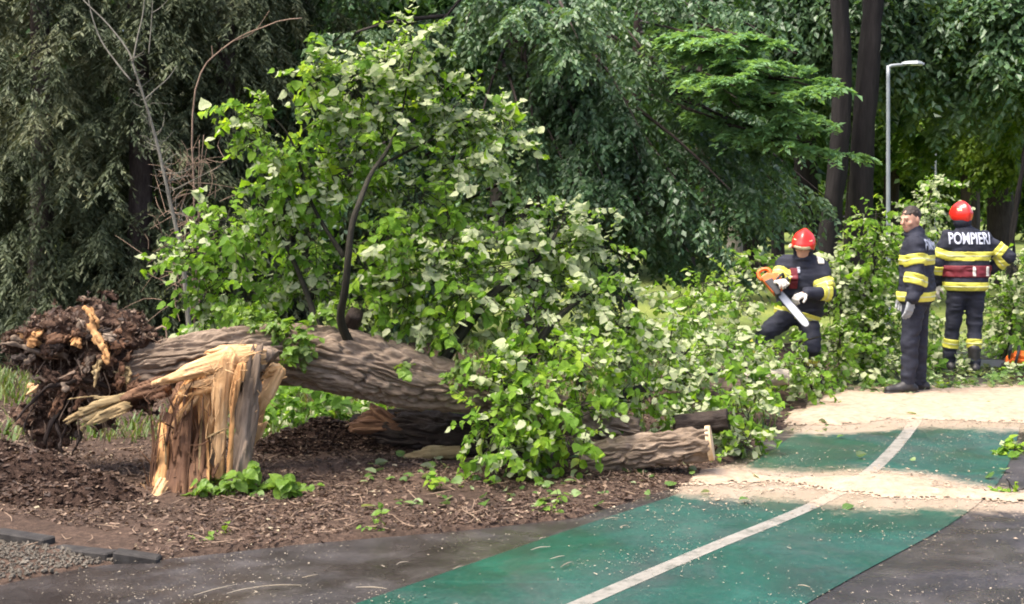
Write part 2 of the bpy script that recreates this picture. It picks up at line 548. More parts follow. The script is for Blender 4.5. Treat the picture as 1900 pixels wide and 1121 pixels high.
def path_mat():
    m, nt, out = mat_base('green_path_coating')
    v = coords(nt)
    n0 = noise(nt, v, 0.8, 5, 0.6, 0.8)
    n1 = noise(nt, v, 2.4, 6, 0.65, 0.5)
    n2 = noise(nt, v, 150, 3, 0.7)
    c = ramp(nt, [(0.28, (0.016, 0.027, 0.022)), (0.42, (0.008, 0.038, 0.027)), (0.58, (0.006, 0.055, 0.037)), (0.8, (0.014, 0.085, 0.060))], n1)
    c = mixc(nt, 1.0, c, ramp(nt, [(0.35, (0.45, 0.45, 0.45)), (0.65, (1.55, 1.55, 1.55))], n2), 'MULTIPLY')
    n4 = noise(nt, v, 11, 6, 0.75)
    c = mixc(nt, ramp(nt, [(0.62, (0, 0, 0)), (0.75, (0.5, 0.5, 0.5))], n4), c, (0.05, 0.06, 0.05))
    # ground-in dirt, scuffs along the riding direction, faded blotches
    n6 = noise(nt, v, 1.3, 7, 0.7, 1.2)
    c = mixc(nt, ramp(nt, [(0.50, (0, 0, 0)), (0.72, (0.75, 0.75, 0.75))], n6), c, (0.042, 0.052, 0.046))
    mp = nt.nodes.new('ShaderNodeMapping'); mp.inputs['Rotation'].default_value = (0, 0, math.radians(-54)); mp.inputs['Scale'].default_value = (0.5, 7, 1)
    nt.links.new(v, mp.inputs['Vector'])
    n7 = noise(nt, mp.outputs[0], 1.6, 6, 0.7, 0.2)
    c = mixc(nt, ramp(nt, [(0.56, (0, 0, 0)), (0.75, (0.45, 0.45, 0.45))], n7), c, (0.022, 0.105, 0.078))
    n8 = noise(nt, v, 45, 6, 0.85)
    c = mixc(nt, ramp(nt, [(0.50, (0, 0, 0)), (0.66, (0.55, 0.55, 0.55))], n8), c, (0.06, 0.095, 0.075))
    c = dusted(nt, v, c)
    r = ramp(nt, [(0.42, (0.28, 0.28, 0.28)), (0.66, (0.70, 0.70, 0.70))], n0)
    principled(nt, out, c, r, 0.45, 0, n2, 0.22, 0.003)
    return m
M['path'] = path_mat()
M['line'] = mat_noise('worn_white_paint', [(0.30, (0.12, 0.115, 0.10)), (0.46, (0.33, 0.305, 0.265)), (0.7, (0.42, 0.39, 0.345))], 9, 8, 0.7, 0.3, bstr=0.15)
def line_mat():
    m, nt, out = mat_base('worn_white_paint')
    v = coords(nt)
    n1 = noise(nt, v, 9, 8, 0.7)
    n2 = noise(nt, v, 60, 6, 0.8)
    c = ramp(nt, [(0.34, (0.07, 0.075, 0.06)), (0.47, (0.175, 0.165, 0.14)), (0.7, (0.245, 0.23, 0.20))], n1)
    c = mixc(nt, ramp(nt, [(0.58, (0, 0, 0)), (0.7, (0.8, 0.8, 0.8))], n2), c, (0.05, 0.08, 0.065))
    principled(nt, out, dusted(nt, v, c), 0.7, 0.3, 0, n2, 0.15, 0.002)
    return m
M['line'] = line_mat()
M['concrete'] = mat_noise('old_kerb_concrete', [(0.3, (0.014, 0.012, 0.011)), (0.55, (0.028, 0.025, 0.022)), (0.8, (0.055, 0.05, 0.045))], 14, 8, 0.8, 0.3, bstr=0.5)
M['gravel'] = mat_noise('gravel_stone', [(0.3, (0.05, 0.042, 0.032)), (0.55, (0.10, 0.086, 0.066)), (0.8, (0.18, 0.158, 0.125))], 9, 4, 0.85, 0.3)
M['sawdust'] = mat_noise('fresh_sawdust', [(0.3, (0.25, 0.185, 0.125)), (0.55, (0.345, 0.268, 0.195)), (0.8, (0.42, 0.34, 0.255))], 16, 10, 0.95, 0.05, bstr=0.7, bscale=60)
M['chip'] = mat_noise('wood_chip', [(0.3, (0.19, 0.16, 0.115)), (0.7, (0.30, 0.265, 0.205))], 3, 3, 0.9, 0.1)

xs = np.concatenate([[-260, -160, -90, -50, -30, -18, -12, -9, -7.4], np.arange(-6.4, 2.6, 0.06), np.arange(2.6, 7, 0.25), [8, 10, 13, 18, 26, 40, 70, 120, 200, 260]])
ys = np.concatenate([[-30, -12, -4, 0, 3, 4.4], np.arange(5.2, 12.0, 0.06), np.arange(12.0, 20, 0.25), [21, 23, 26, 30, 36, 45, 60, 80, 110, 160, 240, 420]])
v, q = grid(xs, ys, soil_h)
struct(link('ground', mesh_np('ground', v, q, M['soil'], smooth=True)))

# asphalt road: strips between the soil edge and the right
ry = np.concatenate([np.arange(-6, 5, 0.5), np.arange(5, 14, 0.06), np.arange(14, 26.1, 0.5)])
rows = []
for y in ry:
    x0 = x_left(y) - 0.02 + 0.03 * (fbm(np.array([y * 5.0, 0.3, 0.0]), 3, 21) - 0.5) * (1 if y > 5 else 0)
    rows.append(np.c_[np.r_[np.linspace(x0, max(6.0, x0 + 1), 60), 14.0], np.full(61, y), np.full(61, 0.004)])
v = np.concatenate(rows)
i = np.arange(len(ry) - 1)[:, None] * 61 + np.arange(60)[None]
struct(link('asphalt_road', mesh_np('asphalt_road', v, np.stack([i, i + 1, i + 62, i + 61], -1).reshape(-1, 4), M['asphalt'], attrs={'dust': dust_d(v)})))

def ribbon(a, b, z, nx=5):
    n = len(cl)
    t = np.linspace(a, b, nx)
    w = cl[:, None] + cnor[:, None] * t[None, :, None]
    v = np.concatenate([w, np.full((n, nx, 1), z)], -1).reshape(-1, 3)
    i = np.arange(n - 1)[:, None] * nx + np.arange(nx - 1)[None]
    return v, np.stack([i, i + nx, i + nx + 1, i + 1], -1).reshape(-1, 4)
v, q = ribbon(HALF, -HALF, 0.008, 41)
path = struct(link('cycle_path', mesh_np('cycle_path', v, q, M['path'], attrs={'dust': dust_d(v)})))
v, q = ribbon(0.045, -0.045, 0.0098, 2)
link('centre_line', mesh_np('centre_line', v, q, M['line'], attrs={'dust': dust_d(v)}), path)

# far lawn under the trees and the worn grass by the root plate
def lawn_mat():
    m, nt, out = mat_base('park_lawn')
    v = coords(nt)
    n1 = noise(nt, v, 0.25, 5)
    n2 = noise(nt, v, 14, 5, 0.7)
    c = ramp(nt, [(0.3, (0.10, 0.105, 0.035)), (0.5, (0.13, 0.17, 0.045)), (0.7, (0.21, 0.24, 0.06))], n1)
    c = mixc(nt, 0.7, c, ramp(nt, [(0.3, (0.5, 0.5, 0.5)), (0.7, (1.4, 1.4, 1.4))], n2), 'MULTIPLY')
    principled(nt, out, c, 0.9, 0.1, 0, n2, 0.6, 0.05)
    return m
M['lawn'] = lawn_mat()
lx = np.concatenate([np.arange(-60, -10, 5), np.arange(-10, 14, 0.6), np.arange(14, 90, 6)])
ly = np.concatenate([np.arange(17.0, 30, 0.6), np.arange(30, 90, 3), [100, 130, 170, 230, 300]])
lv, lq = grid(lx, ly, lambda x, y: soil_h(x, y) * 0 + 0.06 + 0.10 * (fbm(np.stack([x * 0.3, y * 0.3, 0 * x], -1), 2, 31) - 0.5) - 0.3 * (y < 17.5))
struct(link('lawn', mesh_np('lawn', lv, lq, M['lawn'], smooth=True)))

# broken kerb slabs
kerb = struct(bpy.data.objects.new('kerb', None))
COL.objects.link(kerb)
kp = [(-4.30, 8.02), (-3.50, 7.47), (-2.68, 6.99), (-2.33, 6.80), (-1.93, 6.535), (-1.70, 6.53)]
for n_, (a, b) in enumerate(zip(kp[:-1], kp[1:])):
    a, b = np.array(a), np.array(b)
    d = unit(b - a)
    a, b = a + d * 0.006, b - d * 0.006
    nr = np.array([-d[1], d[0]]) * 0.045
    z0, z1 = -0.05, 0.044 + 0.010 * ((n_ * 7) % 3 - 1)
    tl = 0.016 * ((n_ * 5) % 3 - 1)
    c = [(*(a - nr), z0), (*(b - nr), z0), (*(b + nr), z0), (*(a + nr), z0), (*(a - nr), z1 + tl), (*(b - nr), z1 - tl), (*(b + nr), z1 - tl), (*(a + nr), z1 + tl)]
    me = mesh_np('kerb_slab', np.array(c), np.array(box_faces()), M['concrete'])
    bevel_mesh(me, 0.008, 1)
    link('kerb_slab', me, kerb)

# ------------------------------------------------------------------ scattering of small flat pieces
LEAF8 = np.array([[0, 0, 0], [-0.40, 0.14, 0.07], [-0.46, 0.46, 0.10], [-0.24, 0.80, 0.04], [0, 1.05, -0.10], [0.24, 0.80, 0.04], [0.46, 0.46, 0.10], [0.40, 0.14, 0.07], [0, 0.45, 0.0]])
LEAF8_T = np.array([[0, 8, 1], [1, 8, 2], [2, 8, 3], [3, 8, 4], [4, 8, 5], [5, 8, 6], [6, 8, 7], [7, 8, 0]])
LEAF4 = np.array([[0, 0, 0], [-0.30, 0.42, 0.05], [0, 1, -0.05], [0.30, 0.42, 0.05]])
LEAF4_T = np.array([[0, 2, 1], [0, 3, 2]])
NEEDLE = np.array([[0, 0, 0], [-0.13, 0.5, 0.0], [0, 1, 0], [0.13, 0.5, 0.0]])
FLAKE = np.array([[-0.5, -0.5, 0], [0.5, -0.35, 0.15], [0.42, 0.5, 0], [-0.4, 0.45, 0.1]])
FLAKE_T = np.array([[0, 1, 2], [0, 2, 3]])
BLADE = np.array([[-0.03, 0, 0], [0.03, 0, 0], [0.02, 0.55, 0.05], [-0.02, 0.55, 0.05], [0, 1, 0.2]])
BLADE_T = np.array([[0, 1, 2], [0, 2, 3], [3, 2, 4]])

def leaf_frames(d, nrm):
    d = unit(d)
    nrm = unit(nrm - d * np.sum(d * nrm, -1, keepdims=True))
    x = np.cross(d, nrm)
    return np.stack([x, d, nrm], -1)

def scatter_arr(tv, tt, pos, R, size, tint):
    n, k = len(pos), len(tv)
    sz = np.asarray(size, float)
    sz = sz[:, None, None] if sz.ndim == 1 else sz[:, None, :]
    v = pos[:, None] + np.einsum('nij,nkj->nki', R, tv[None] * sz)
    t = (np.arange(n)[:, None, None] * k + tt[None]).reshape(-1, 3)
    return v.reshape(-1, 3), t, np.repeat(tint, k)

def scatter(name, tv, tt, pos, d, nrm, size, tint, mat, parent=None):
    v, t, a = scatter_arr(tv, tt, np.asarray(pos), leaf_frames(d, nrm), np.asarray(size), np.asarray(tint))
    return stuff(link(name, mesh_np(name, v, t, mat, attrs={'tint': a}), parent))

def rvec(n, rng=RNG):
    return unit(rng.normal(size=(n, 3)))

def flat_scatter(name, pos, size, tint, mat, tv=FLAKE, tt=FLAKE_T, tilt=0.35):
    n = len(pos)
    a = RNG.uniform(0, 2 * np.pi, n)
    d = np.c_[np.cos(a), np.sin(a), RNG.normal(0, tilt * 0.5, n)]
    nr = np.c_[RNG.normal(0, tilt, n), RNG.normal(0, tilt, n), np.ones(n)]
    return scatter(name, tv, tt, pos, d, nr, size, tint, mat)

# leaf litter on the soil
n = 95000
x = RNG.uniform(-6, 2.5, n); y = RNG.uniform(5.8, 14, n) ** 1.0
y = 5.8 + (y - 5.8) * RNG.uniform(0.25, 1, n)
dens = fbm(np.stack([x * 1.5, y * 1.5, 0 * x], -1), 3, 51)
inside = x - x_left(y)
keep = (inside < RNG.normal(-0.03, 0.05, n)) & (RNG.uniform(0, 1, n) < np.clip((dens - 0.33) * 3.2, 0.06, 1)) & ~((x < -1.9) & (y < 6.95 - 0.62 * (x + 1.9)) & (y < 7.6))
x, y = x[keep], y[keep]
tint = np.clip(RNG.beta(1.7, 2.1, len(x)) + (RNG.uniform(0, 1, len(x)) < 0.04) * 0.5, 0, 1)
flat_scatter('leaf_litter', np.c_[x, y, soil_h(x, y) + 0.006], np.c_[RNG.uniform(0.005, 0.022, len(x)), RNG.gamma(2.2, 0.0075, len(x)) + 0.005, RNG.uniform(0.02, 0.05, len(x))], tint, M['dryleaf'])['label'] = 'brown leaf litter strewn over the soil'

n = 3400
x = RNG.uniform(-5.5, 1.8, n); y = RNG.uniform(6.4, 12.5, n)
keep = (x < x_left(y) - RNG.uniform(-0.06, 0.05, n)) & ~((x < -1.9) & (y < 6.95 - 0.62 * (x + 1.9)) & (y < 7.6))
x, y = x[keep], y[keep]
flat_scatter('dry_leaves', np.c_[x, y, soil_h(x, y) + 0.012], np.c_[RNG.uniform(0.014, 0.04, len(x)), RNG.uniform(0.018, 0.045, len(x)), RNG.uniform(0.03, 0.12, len(x))], np.clip(RNG.beta(2, 1.8, len(x)), 0, 1), M['dryleaf'], LEAF8, LEAF8_T, 0.6)['label'] = 'larger curled dry leaves lying on the soil'
# fine twigs in the litter
mb = MB()
for k in range(260):
    x, y = RNG.uniform(-4.2, 1.2), RNG.uniform(6.5, 9.6)
    if x > x_left(y) - 0.04: continue
    a = RNG.uniform(0, np.pi); L = RNG.uniform(0.04, 0.22)
    z = float(soil_h(np.array(x), np.array(y))) + 0.012
    p0 = np.array([x, y, z]); p2 = p0 + np.array([np.cos(a) * L, np.sin(a) * L, RNG.uniform(-0.005, 0.03)])
    add_tube(mb, [p0, (p0 + p2) / 2 + RNG.normal(0, 0.012, 3), p2], [0.003, 0.003, 0.0015], 5, 4)
stuff(mb.build('litter_twigs', M['dry_twig'], attr='bark_co'))['label'] = 'thin dry twigs lying in the litter'

# gravel patch in the corner
tv = unit(np.array([[1, 0, 0], [-1, 0, 0], [0, 1, 0], [0, -1, 0], [0, 0, 1], [0, 0, -1]], float)) * 0.5
tt = np.array([[0, 2, 4], [2, 1, 4], [1, 3, 4], [3, 0, 4], [2, 0, 5], [1, 2, 5], [3, 1, 5], [0, 3, 5]])
n = 14000
x = RNG.uniform(-4.4, -1.85, n); y = RNG.uniform(5.4, 8.0, n)
kerb_y = np.interp(x, [p[0] for p in kp], [p[1] for p in kp])
keep = (y < kerb_y - 0.03) & (x < x_left(y) + RNG.normal(-0.01, 0.04, n))
x, y = x[keep], y[keep]
R = leaf_frames(rvec(len(x)), rvec(len(x)))
v, t, a = scatter_arr(tv * RNG.uniform(0.8, 1.2, tv.shape), tt, np.c_[x, y, soil_h(x, y) + 0.004], R, RNG.uniform(0.009, 0.030, len(x)), RNG.uniform(0, 1, len(x)))
g = stuff(link('gravel', mesh_np('gravel', v, t, M['gravel'], attrs={'tint': a})))
tag(g, 'grey gravel beside the broken kerb slabs', 'gravel')

# ------------------------------------------------------------------ sawdust
cs = 0.016
gx = np.arange(0.8, 7.4, cs); gy = np.arange(7.7, 13.6, cs)
X, Y = np.meshgrid(gx, gy)
D = saw_d(X, Y)
pp = np.stack([X, Y, 0 * X], -1)
Z = 0.0104 + np.clip(D - 0.62 - 0.75 * (fbm(pp * 5, 5, 73) - 0.5), 0, 1.2) * 0.030 * (0.5 + 1.0 * fbm(pp * 7, 3, 71)) + np.clip(D - 0.6, 0, 0.4) * 0.02 * fbm(pp * 16, 3, 72)
Dc = 0.25 * (D[1:, 1:] + D[:-1, 1:] + D[1:, :-1] + D[:-1, :-1])
cc = np.stack([X[:-1, :-1], Y[:-1, :-1], 0 * X[:-1, :-1]], -1)
thr = 0.62 + 0.75 * (fbm(cc * 5, 5, 73) - 0.5) + 0.5 * (RNG.uniform(0, 1, Dc.shape) - 0.5)
msk = Dc > thr
nx = len(gx)
ii, jj = np.nonzero(msk)
idx = ii * nx + jj
q = np.stack([idx, idx + 1, idx + nx + 1, idx + nx], -1)
V = np.stack([X + RNG.uniform(-0.006, 0.006, X.shape), Y + RNG.uniform(-0.006, 0.006, X.shape), Z], -1).reshape(-1, 3)
used = np.unique(q); mp = np.zeros(len(V), int); mp[used] = np.arange(len(used))
o = stuff(link('sawdust', mesh_np('sawdust', V[used], mp[q], M['sawdust'], smooth=True)))
tag(o, 'pale sawdust spread in patches over the green path', 'sawdust')
# loose flakes round the patches and chips blown over the road
n = 330000
x = RNG.uniform(0.2, 7.4, n); y = RNG.uniform(6.8, 13.6, n)
dd = saw_d(x, y)
dd = dd + 0.45 * (saw_d(x + 0.15, y + 0.28) + saw_d(x - 0.2, y + 0.22)) + 0.012
keep = (RNG.uniform(0, 1, n) < np.clip(dd, 0, 0.42) * 0.34) & (dd < 1.5)
x, y = x[keep], y[keep]
keep = x > x_left(y) - 0.15
x, y = x[keep], y[keep]
flat_scatter('sawdust_flakes', np.c_[x, y, np.full(len(x), 0.0135)], RNG.gamma(2.0, 0.0028, len(x)) + 0.003, RNG.uniform(0, 1, len(x)), M['sawdust'], tilt=0.25)['label'] = 'loose sawdust flakes around the patches'
n = 60000
x = RNG.uniform(-3.0, 5.5, n); y = RNG.uniform(4.8, 11.5, n)
cl_d = fbm(np.stack([x * 1.7, y * 1.7, 0 * x], -1), 3, 81)
keep = (x > x_left(y) + 0.03) & (RNG.uniform(0, 1, n) < np.clip((cl_d - 0.38) * 2.2, 0.03, 0.75))
x, y = x[keep], y[keep]
flat_scatter('wood_chips', np.c_[x, y, np.full(len(x), 0.017)], np.c_[RNG.gamma(1.5, 0.0016, len(x)) + 0.002, RNG.gamma(1.3, 0.0045, len(x)) + 0.002, RNG.uniform(0.01, 0.02, len(x))], RNG.uniform(0, 1, len(x)), M['chip'], tilt=0.2)['label'] = 'small pale wood chips scattered over the wet road'
# longer straws on the road
mb = MB()
for (x0, y0, x1, y1) in [(360, 1113, 440, 1092), (420, 1110, 480, 1098), (470, 1098, 560, 1094), (985, 1028, 1022, 1022), (1020, 1045, 1048, 1039), (1122, 970, 1150, 968), (660, 1098, 718, 1101), (735, 1056, 758, 1050), (1000, 1008, 1012, 1004), (1150, 985, 1166, 982), (1480, 1094, 1504, 1098), (840, 1064, 860, 1058), (1040, 1060, 1062, 1050), (560, 1080, 590, 1074)]:
    a, b = G(x0, y0), G(x1, y1); a[2] = b[2] = 0.02
    m_ = (a + b) / 2 + RNG.normal(0, 0.006, 3); m_[2] = 0.024
    add_tube(mb, [a, m_, b], [0.0015, 0.003, 0.001], 5, 4)
stuff(mb.build('wood_straws', M['chip'], attr='bark_co'))['label'] = 'long pale wood slivers lying on the wet road'

# ------------------------------------------------------------------ solid shapes from distance fields
def seg_d(p, a, b, ra, rb):
    a, b = np.asarray(a, float), np.asarray(b, float)
    ab = b - a
    t = np.clip(((p - a) @ ab) / max(float(ab @ ab), 1e-9), 0, 1)
    d = p - (a + t[..., None] * ab)
    return np.sqrt(np.einsum('...i,...i', d, d)) - (ra + (rb - ra) * t)

def ell_d(p, c, r, A=None):
    q = p - np.asarray(c, float)
    if A is not None:
        q = q @ np.asarray(A, float).T
    r = np.asarray(r, float)
    return (np.linalg.norm(q / r, axis=-1) - 1) * r.min()

def smin(a, b, k):
    h = np.clip(0.5 + 0.5 * (b - a) / k, 0, 1)
    return b + (a - b) * h - k * h * (1 - h)

def nets(f, lo, hi, res, margin=0.02):
    """surface of f = 0 as quads"""
    lo, hi = np.asarray(lo, float), np.asarray(hi, float)
    n = np.maximum(((hi - lo) / res).astype(int) + 1, 4)
    ax = [lo[i] + res * np.arange(n[i]) for i in range(3)]
    X = np.stack(np.meshgrid(*ax, indexing='ij'), -1)
    # coarse blocks first, fine samples only where the surface can be
    bs = 4
    nb = -(-n // bs)
    cen = np.stack(np.meshgrid(*[lo[i] + res * (bs * np.arange(nb[i]) + (bs - 1) / 2) for i in range(3)], indexing='ij'), -1)
    Dc = np.asarray(f(cen), np.float32)
    near = np.abs(Dc) < bs * res * 1.25 + margin
    up_ = lambda a: a.repeat(bs, 0).repeat(bs, 1).repeat(bs, 2)[:n[0], :n[1], :n[2]]
    D = up_(Dc).copy()
    mk = up_(near)
    D[mk] = f(X[mk])
    S = D < 0
    c = n - 1
    sl = lambda o, a: tuple(slice(o[i], o[i] + a[i]) for i in range(3))
    n_in = np.zeros(c, np.int8)
    for dx in (0, 1):
        for dy in (0, 1):
            for dz in (0, 1):
                n_in += S[sl((dx, dy, dz), c)]
    act = (n_in > 0) & (n_in < 8)
    vid = np.full(c, -1)
    vid[act] = np.arange(act.sum())
    base = np.stack(np.nonzero(act), -1)
    acc = np.zeros((len(base), 3), np.float32)
    cnt = np.zeros(len(base), np.float32)
    for d in range(3):
        e1, e2 = [i for i in range(3) if i != d]
        for u in (0, 1):
            for w in (0, 1):
                o = np.zeros(3, int); o[e1] = u; o[e2] = w
                o2 = o.copy(); o2[d] = 1
                i1, i2 = base + o, base + o2
                A, B = D[i1[:, 0], i1[:, 1], i1[:, 2]], D[i2[:, 0], i2[:, 1], i2[:, 2]]
                x = (A < 0) != (B < 0)
                t = np.where(x, A / np.where(x, A - B, 1), 0)
                acc[:, d] += t; acc[:, e1] += u * x; acc[:, e2] += w * x
                cnt += x
    V = lo + res * (base + acc / cnt[:, None])
    Q = []
    for d in range(3):
        e1, e2 = [(1, 2), (2, 0), (0, 1)][d]
        o = [0, 0, 0]; o2 = [0, 0, 0]; o2[d] = 1
        m = list(n); m[d] -= 1
        A, B = S[sl(o, m)], S[sl(o2, m)]
        x = A != B
        for axx in (e1, e2):
            idx = [slice(None)] * 3; idx[axx] = 0; x[tuple(idx)] = False
            idx[axx] = -1; x[tuple(idx)] = False
        I = np.stack(np.nonzero(x), -1)
        if not len(I): continue
        fl = A[x]
        def cell(a, b):
            J = I.copy(); J[:, e1] -= a; J[:, e2] -= b
            return vid[J[:, 0], J[:, 1], J[:, 2]]
        q = np.stack([cell(1, 1), cell(0, 1), cell(0, 0), cell(1, 0)], -1)
        q[~fl] = q[~fl][:, ::-1]
        Q.append(q)
    return V, np.concatenate(Q)

def nets_obj(name, f, lo, hi, res, mat, parent=None, co=None, margin=0.02):
    v, q = nets(f, lo, hi, res, margin)
    at = {'bark_co': v * 22.0, 'grain': v[:, [2, 0, 1]]} if co else None
    return link(name, mesh_np(name, v, q, mat, smooth=True, attrs=at), parent)

# ------------------------------------------------------------------ foliage builders
Zv = np.array([0, 0, 1.0])

def limb_foliage(P0, P1, sag, ntw, tl, nl, droop=0.15, hang=0.3, leafhang=0.4, rng=RNG, up=1.0, t0=0.1, zj=1.0):
    P0, P1 = np.asarray(P0, float), np.asarray(P1, float)
    m = len(P0)
    sag = np.broadcast_to(sag, (m,))[:, None, None]
    t = rng.uniform(t0, 1, (m, ntw, 1))
    V = (P1 - P0)[:, None]
    base = P0[:, None] + V * t - Zv * sag * t ** 2
    ld = unit(V - Zv * 2 * sag * t)
    lat = unit(np.cross(ld, Zv))
    s = rng.choice([-1.0, 1.0], (m, ntw, 1))
    td = unit(ld * 0.65 + lat * s * 0.75 + rng.normal(0, 0.25, (m, ntw, 3)) * np.array([1, 1, zj]) - Zv * droop)
    L = tl * (1.15 - 0.6 * t) * rng.uniform(0.6, 1.2, (m, ntw, 1))
    u = (np.arange(nl)[None, None, :, None] + rng.uniform(0.2, 1, (m, ntw, nl, 1))) / nl
    pos = base[:, :, None] + td[:, :, None] * L[:, :, None] * u - Zv * hang * L[:, :, None] * u ** 2
    l2 = unit(np.cross(td, Zv))[:, :, None]
    s2 = np.where(np.arange(nl) % 2 == 0, 1.0, -1.0)[None, None, :, None]
    d = td[:, :, None] * 0.6 + l2 * s2 * 0.7 - Zv * leafhang + rng.normal(0, 0.25, pos.shape)
    nr = Zv * up + rng.normal(0, 0.42, pos.shape)
    return pos.reshape(-1, 3), unit(d).reshape(-1, 3), unit(nr).reshape(-1, 3)

def crown_mesh(name, arr, size, tint_f, mat, tv=LEAF4, tt=LEAF4_T, rng=RNG, jit=0.45):
    pos, d, nr = arr
    n = len(pos)
    sz = (size * rng.uniform(1 - jit, 1 + jit, n))[:, None] * np.c_[rng.uniform(0.8, 1.2, n), np.ones(n), rng.uniform(-1, 3.5, n)]
    tint = np.clip(tint_f(pos) + rng.normal(0, 0.16, n), 0, 1)
    v, t, a = scatter_arr(tv, tt, pos, leaf_frames(d, nr), sz, tint)
    return mesh_np(name, v, t, mat, attrs={'tint': a})

def tint_noise(scale, seed, lo=0.1, hi=0.9):
    return lambda p: lo + (hi - lo) * np.clip((fbm(p * scale, 3, seed) - 0.25) * 2, 0, 1)

def cat_arr(*arrs):
    return tuple(np.concatenate([a[i] for a in arrs]) for i in range(3))

def copy_tree(root, loc, rz, sc):
    r = root.copy(); COL.objects.link(r)
    r.location = loc; r.rotation_euler = (0, 0, rz); r.scale = (sc, sc, sc)
    for ch in list(root.children):
        c = ch.copy(); COL.objects.link(c); c.parent = r
    return r

# ---- far park trees: three builds, copied
def park_tree(seed, H, zc, rz_, rr, leaf, mat, nlimb=130, trunk_r=0.26, ntw=10, low=0.0):
    rng = np.random.default_rng(seed)
    root = bpy.data.objects.new('park_tree', None); COL.objects.link(root)
    bend = rng.normal(0, 0.25, 2)
    tp = [(0, 0, -0.3), (bend[0] * 0.3, bend[1] * 0.3, H * 0.35), (bend[0], bend[1], H * 0.75), (bend[0] * 1.5, bend[1], H)]
    tr = [trunk_r * 1.35, trunk_r, trunk_r * 0.7, 0.05]
    v, q, tr_, co = tube(tp, tr, 26, 14, bark=trunk_r * 0.12, seed=seed, k=10, along=2.0)
    link('trunk', mesh_np('trunk', v, [q, tr_], M['bark_far'], smooth=True, attrs={'bark_co': co}), root)
    u = rvec(nlimb, rng)
    end = np.array([bend[0], bend[1], zc]) + u * np.array([rr, rr, rz_]) * rng.uniform(0.55, 1.0, (nlimb, 1))
    st = np.c_[np.full(nlimb, bend[0] * 0.7), np.full(nlimb, bend[1] * 0.7), np.clip(end[:, 2] - rng.uniform(0.3, 1.6, nlimb), H * 0.25, H)]
    st = st + (end - st) * rng.uniform(0.15, 0.4, (nlimb, 1))
    arr = limb_foliage(st, end, rng.uniform(0.2, 0.9, nlimb), ntw, 1.15, 10, 0.2, 0.5, 0.4, rng)
    link('crown', crown_mesh('crown', arr, leaf, tint_noise(0.7, seed), M[mat], rng=rng), root)
    mb = MB()
    for k in range(0, nlimb, 4):
        add_tube(mb, [st[k] * np.array([0.6, 0.6, 1]) - Zv * 0.2, (st[k] + end[k]) / 2 + Zv * 0.1, end[k]], [0.05, 0.03, 0.008], 6, 5)
    mb.build('limbs', M['bark_far'], root, smooth=True, attr='bark_co')
    return root

# ------------------------------------------------------------------ far trees
protos = [park_tree(101, 9.5, 7.0, 3.6, 4.0, 0.24, 'dark', 150), park_tree(102, 11, 7.6, 4.2, 3.6, 0.24, 'maple', 150), park_tree(103, 8.5, 6.4, 3.4, 4.2, 0.24, 'dark', 160, 0.2),
          park_tree(104, 6.5, 3.6, 3.4, 3.2, 0.26, 'maple', 150, 0.18)]
far = [  # px of the trunk, depth, build, scale, what sets it apart
    (1400, 36, 0, 1.0, 'dark trunked park tree on the lawn left of the red helmeted sawyer'),
    (1272, 33, 2, 1.0, 'park tree with thick dark trunk behind the right end of the fallen crown'),
    (1445, 47, 2, 1.0, 'far park tree just left of the sawyer helmet, on sunny lawn'),
    (1210, 44, 1, 1.0, 'far park tree above the pale leaves of the fallen crown'),
    (1800, 47, 1, 1.0, 'yellow-green park tree behind the farther lamp post'),
    (1860, 30, 1, 1.0, 'yellow-green park tree at the right edge above the helmeted back'),
    (1650, 50, 1, 1.05, 'yellow-green park tree behind the nearer lamp post'),
    (1950, 46, 2, 1.1, 'dark park tree cut by the right edge of the picture'),
    (1580, 52, 0, 1.1, 'dark park tree far behind the twin trunk'),
    (1120, 40, 0, 1.1, 'dark park tree far behind the drooping elm'),
    (980, 36, 2, 1.1, 'dark park tree behind the top of the fallen crown'),
    (820, 34, 0, 1.1, 'dark park tree behind the middle of the fallen crown'),
    (640, 33, 2, 1.1, 'dark park tree behind the left lobe of the fallen crown'),
    (430, 32, 0, 1.1, 'dark park tree behind the hanging conifers and the bare sapling'),
    (200, 32, 2, 1.1, 'dark park tree far behind the conifers at the left'),
    (-20, 34, 0, 1.1, 'dark park tree at the far left edge behind the conifers'),
]
for k in range(16):
    far.append((-150 + k * 150 + (k * 37) % 60, 74 + (k * 29) % 22, [3, 1, 3, 0][k % 4], 1.55, None))
for k in range(12):
    far.append((-200 + k * 200 + (k * 53) % 90, 118 + (k * 17) % 20, 3, 2.6, None))
used_p = set()
for k, (px, Y, b, s, lab) in enumerate(far):
    loc = Vector(((px - 950) * Y / F, Y, 0.0))
    r = protos[b]
    if b in used_p:
        r = copy_tree(protos[b], loc, k * 1.7, s)
    else:
        used_p.add(b)
        r.location = loc; r.rotation_euler = (0, 0, k * 1.7); r.scale = (s, s, s)
    if lab is None:
        lab = 'tall green tree in the distant belt closing off the park'
        r['group'] = 'distant tree belt'
    else:
        r['group'] = 'trees on the far lawn'
    tag(r, lab, 'tree')

# pale sunlit trunk on the lawn
t = thing('pale_tree', 'pale trunked tree in sunlight on the far lawn', 'tree', ((1363 - 950) * 60 / F, 60, 0))
tube_obj('trunk', [P(1363, 475, 60), P(1364, 420, 60), P(1362, 385, 60), P(1360, 300, 60), P(1366, 120, 60)], [0.42, 0.30, 0.26, 0.22, 0.1], M['bark_pale'], t, 24, 14, bark=0.02, k=8, along=2)
rng = np.random.default_rng(5)
c0 = P(1362, 240, 60)
u = rvec(70, rng)
arr = limb_foliage(c0 + u * 0.8, c0 + u * np.array([3.4, 3, 3.0]), 0.5, 10, 1.2, 10, rng=rng)
link('crown', crown_mesh('crown', arr, 0.27, tint_noise(0.6, 4, 0.3, 1.0), M['maple'], rng=rng), t)

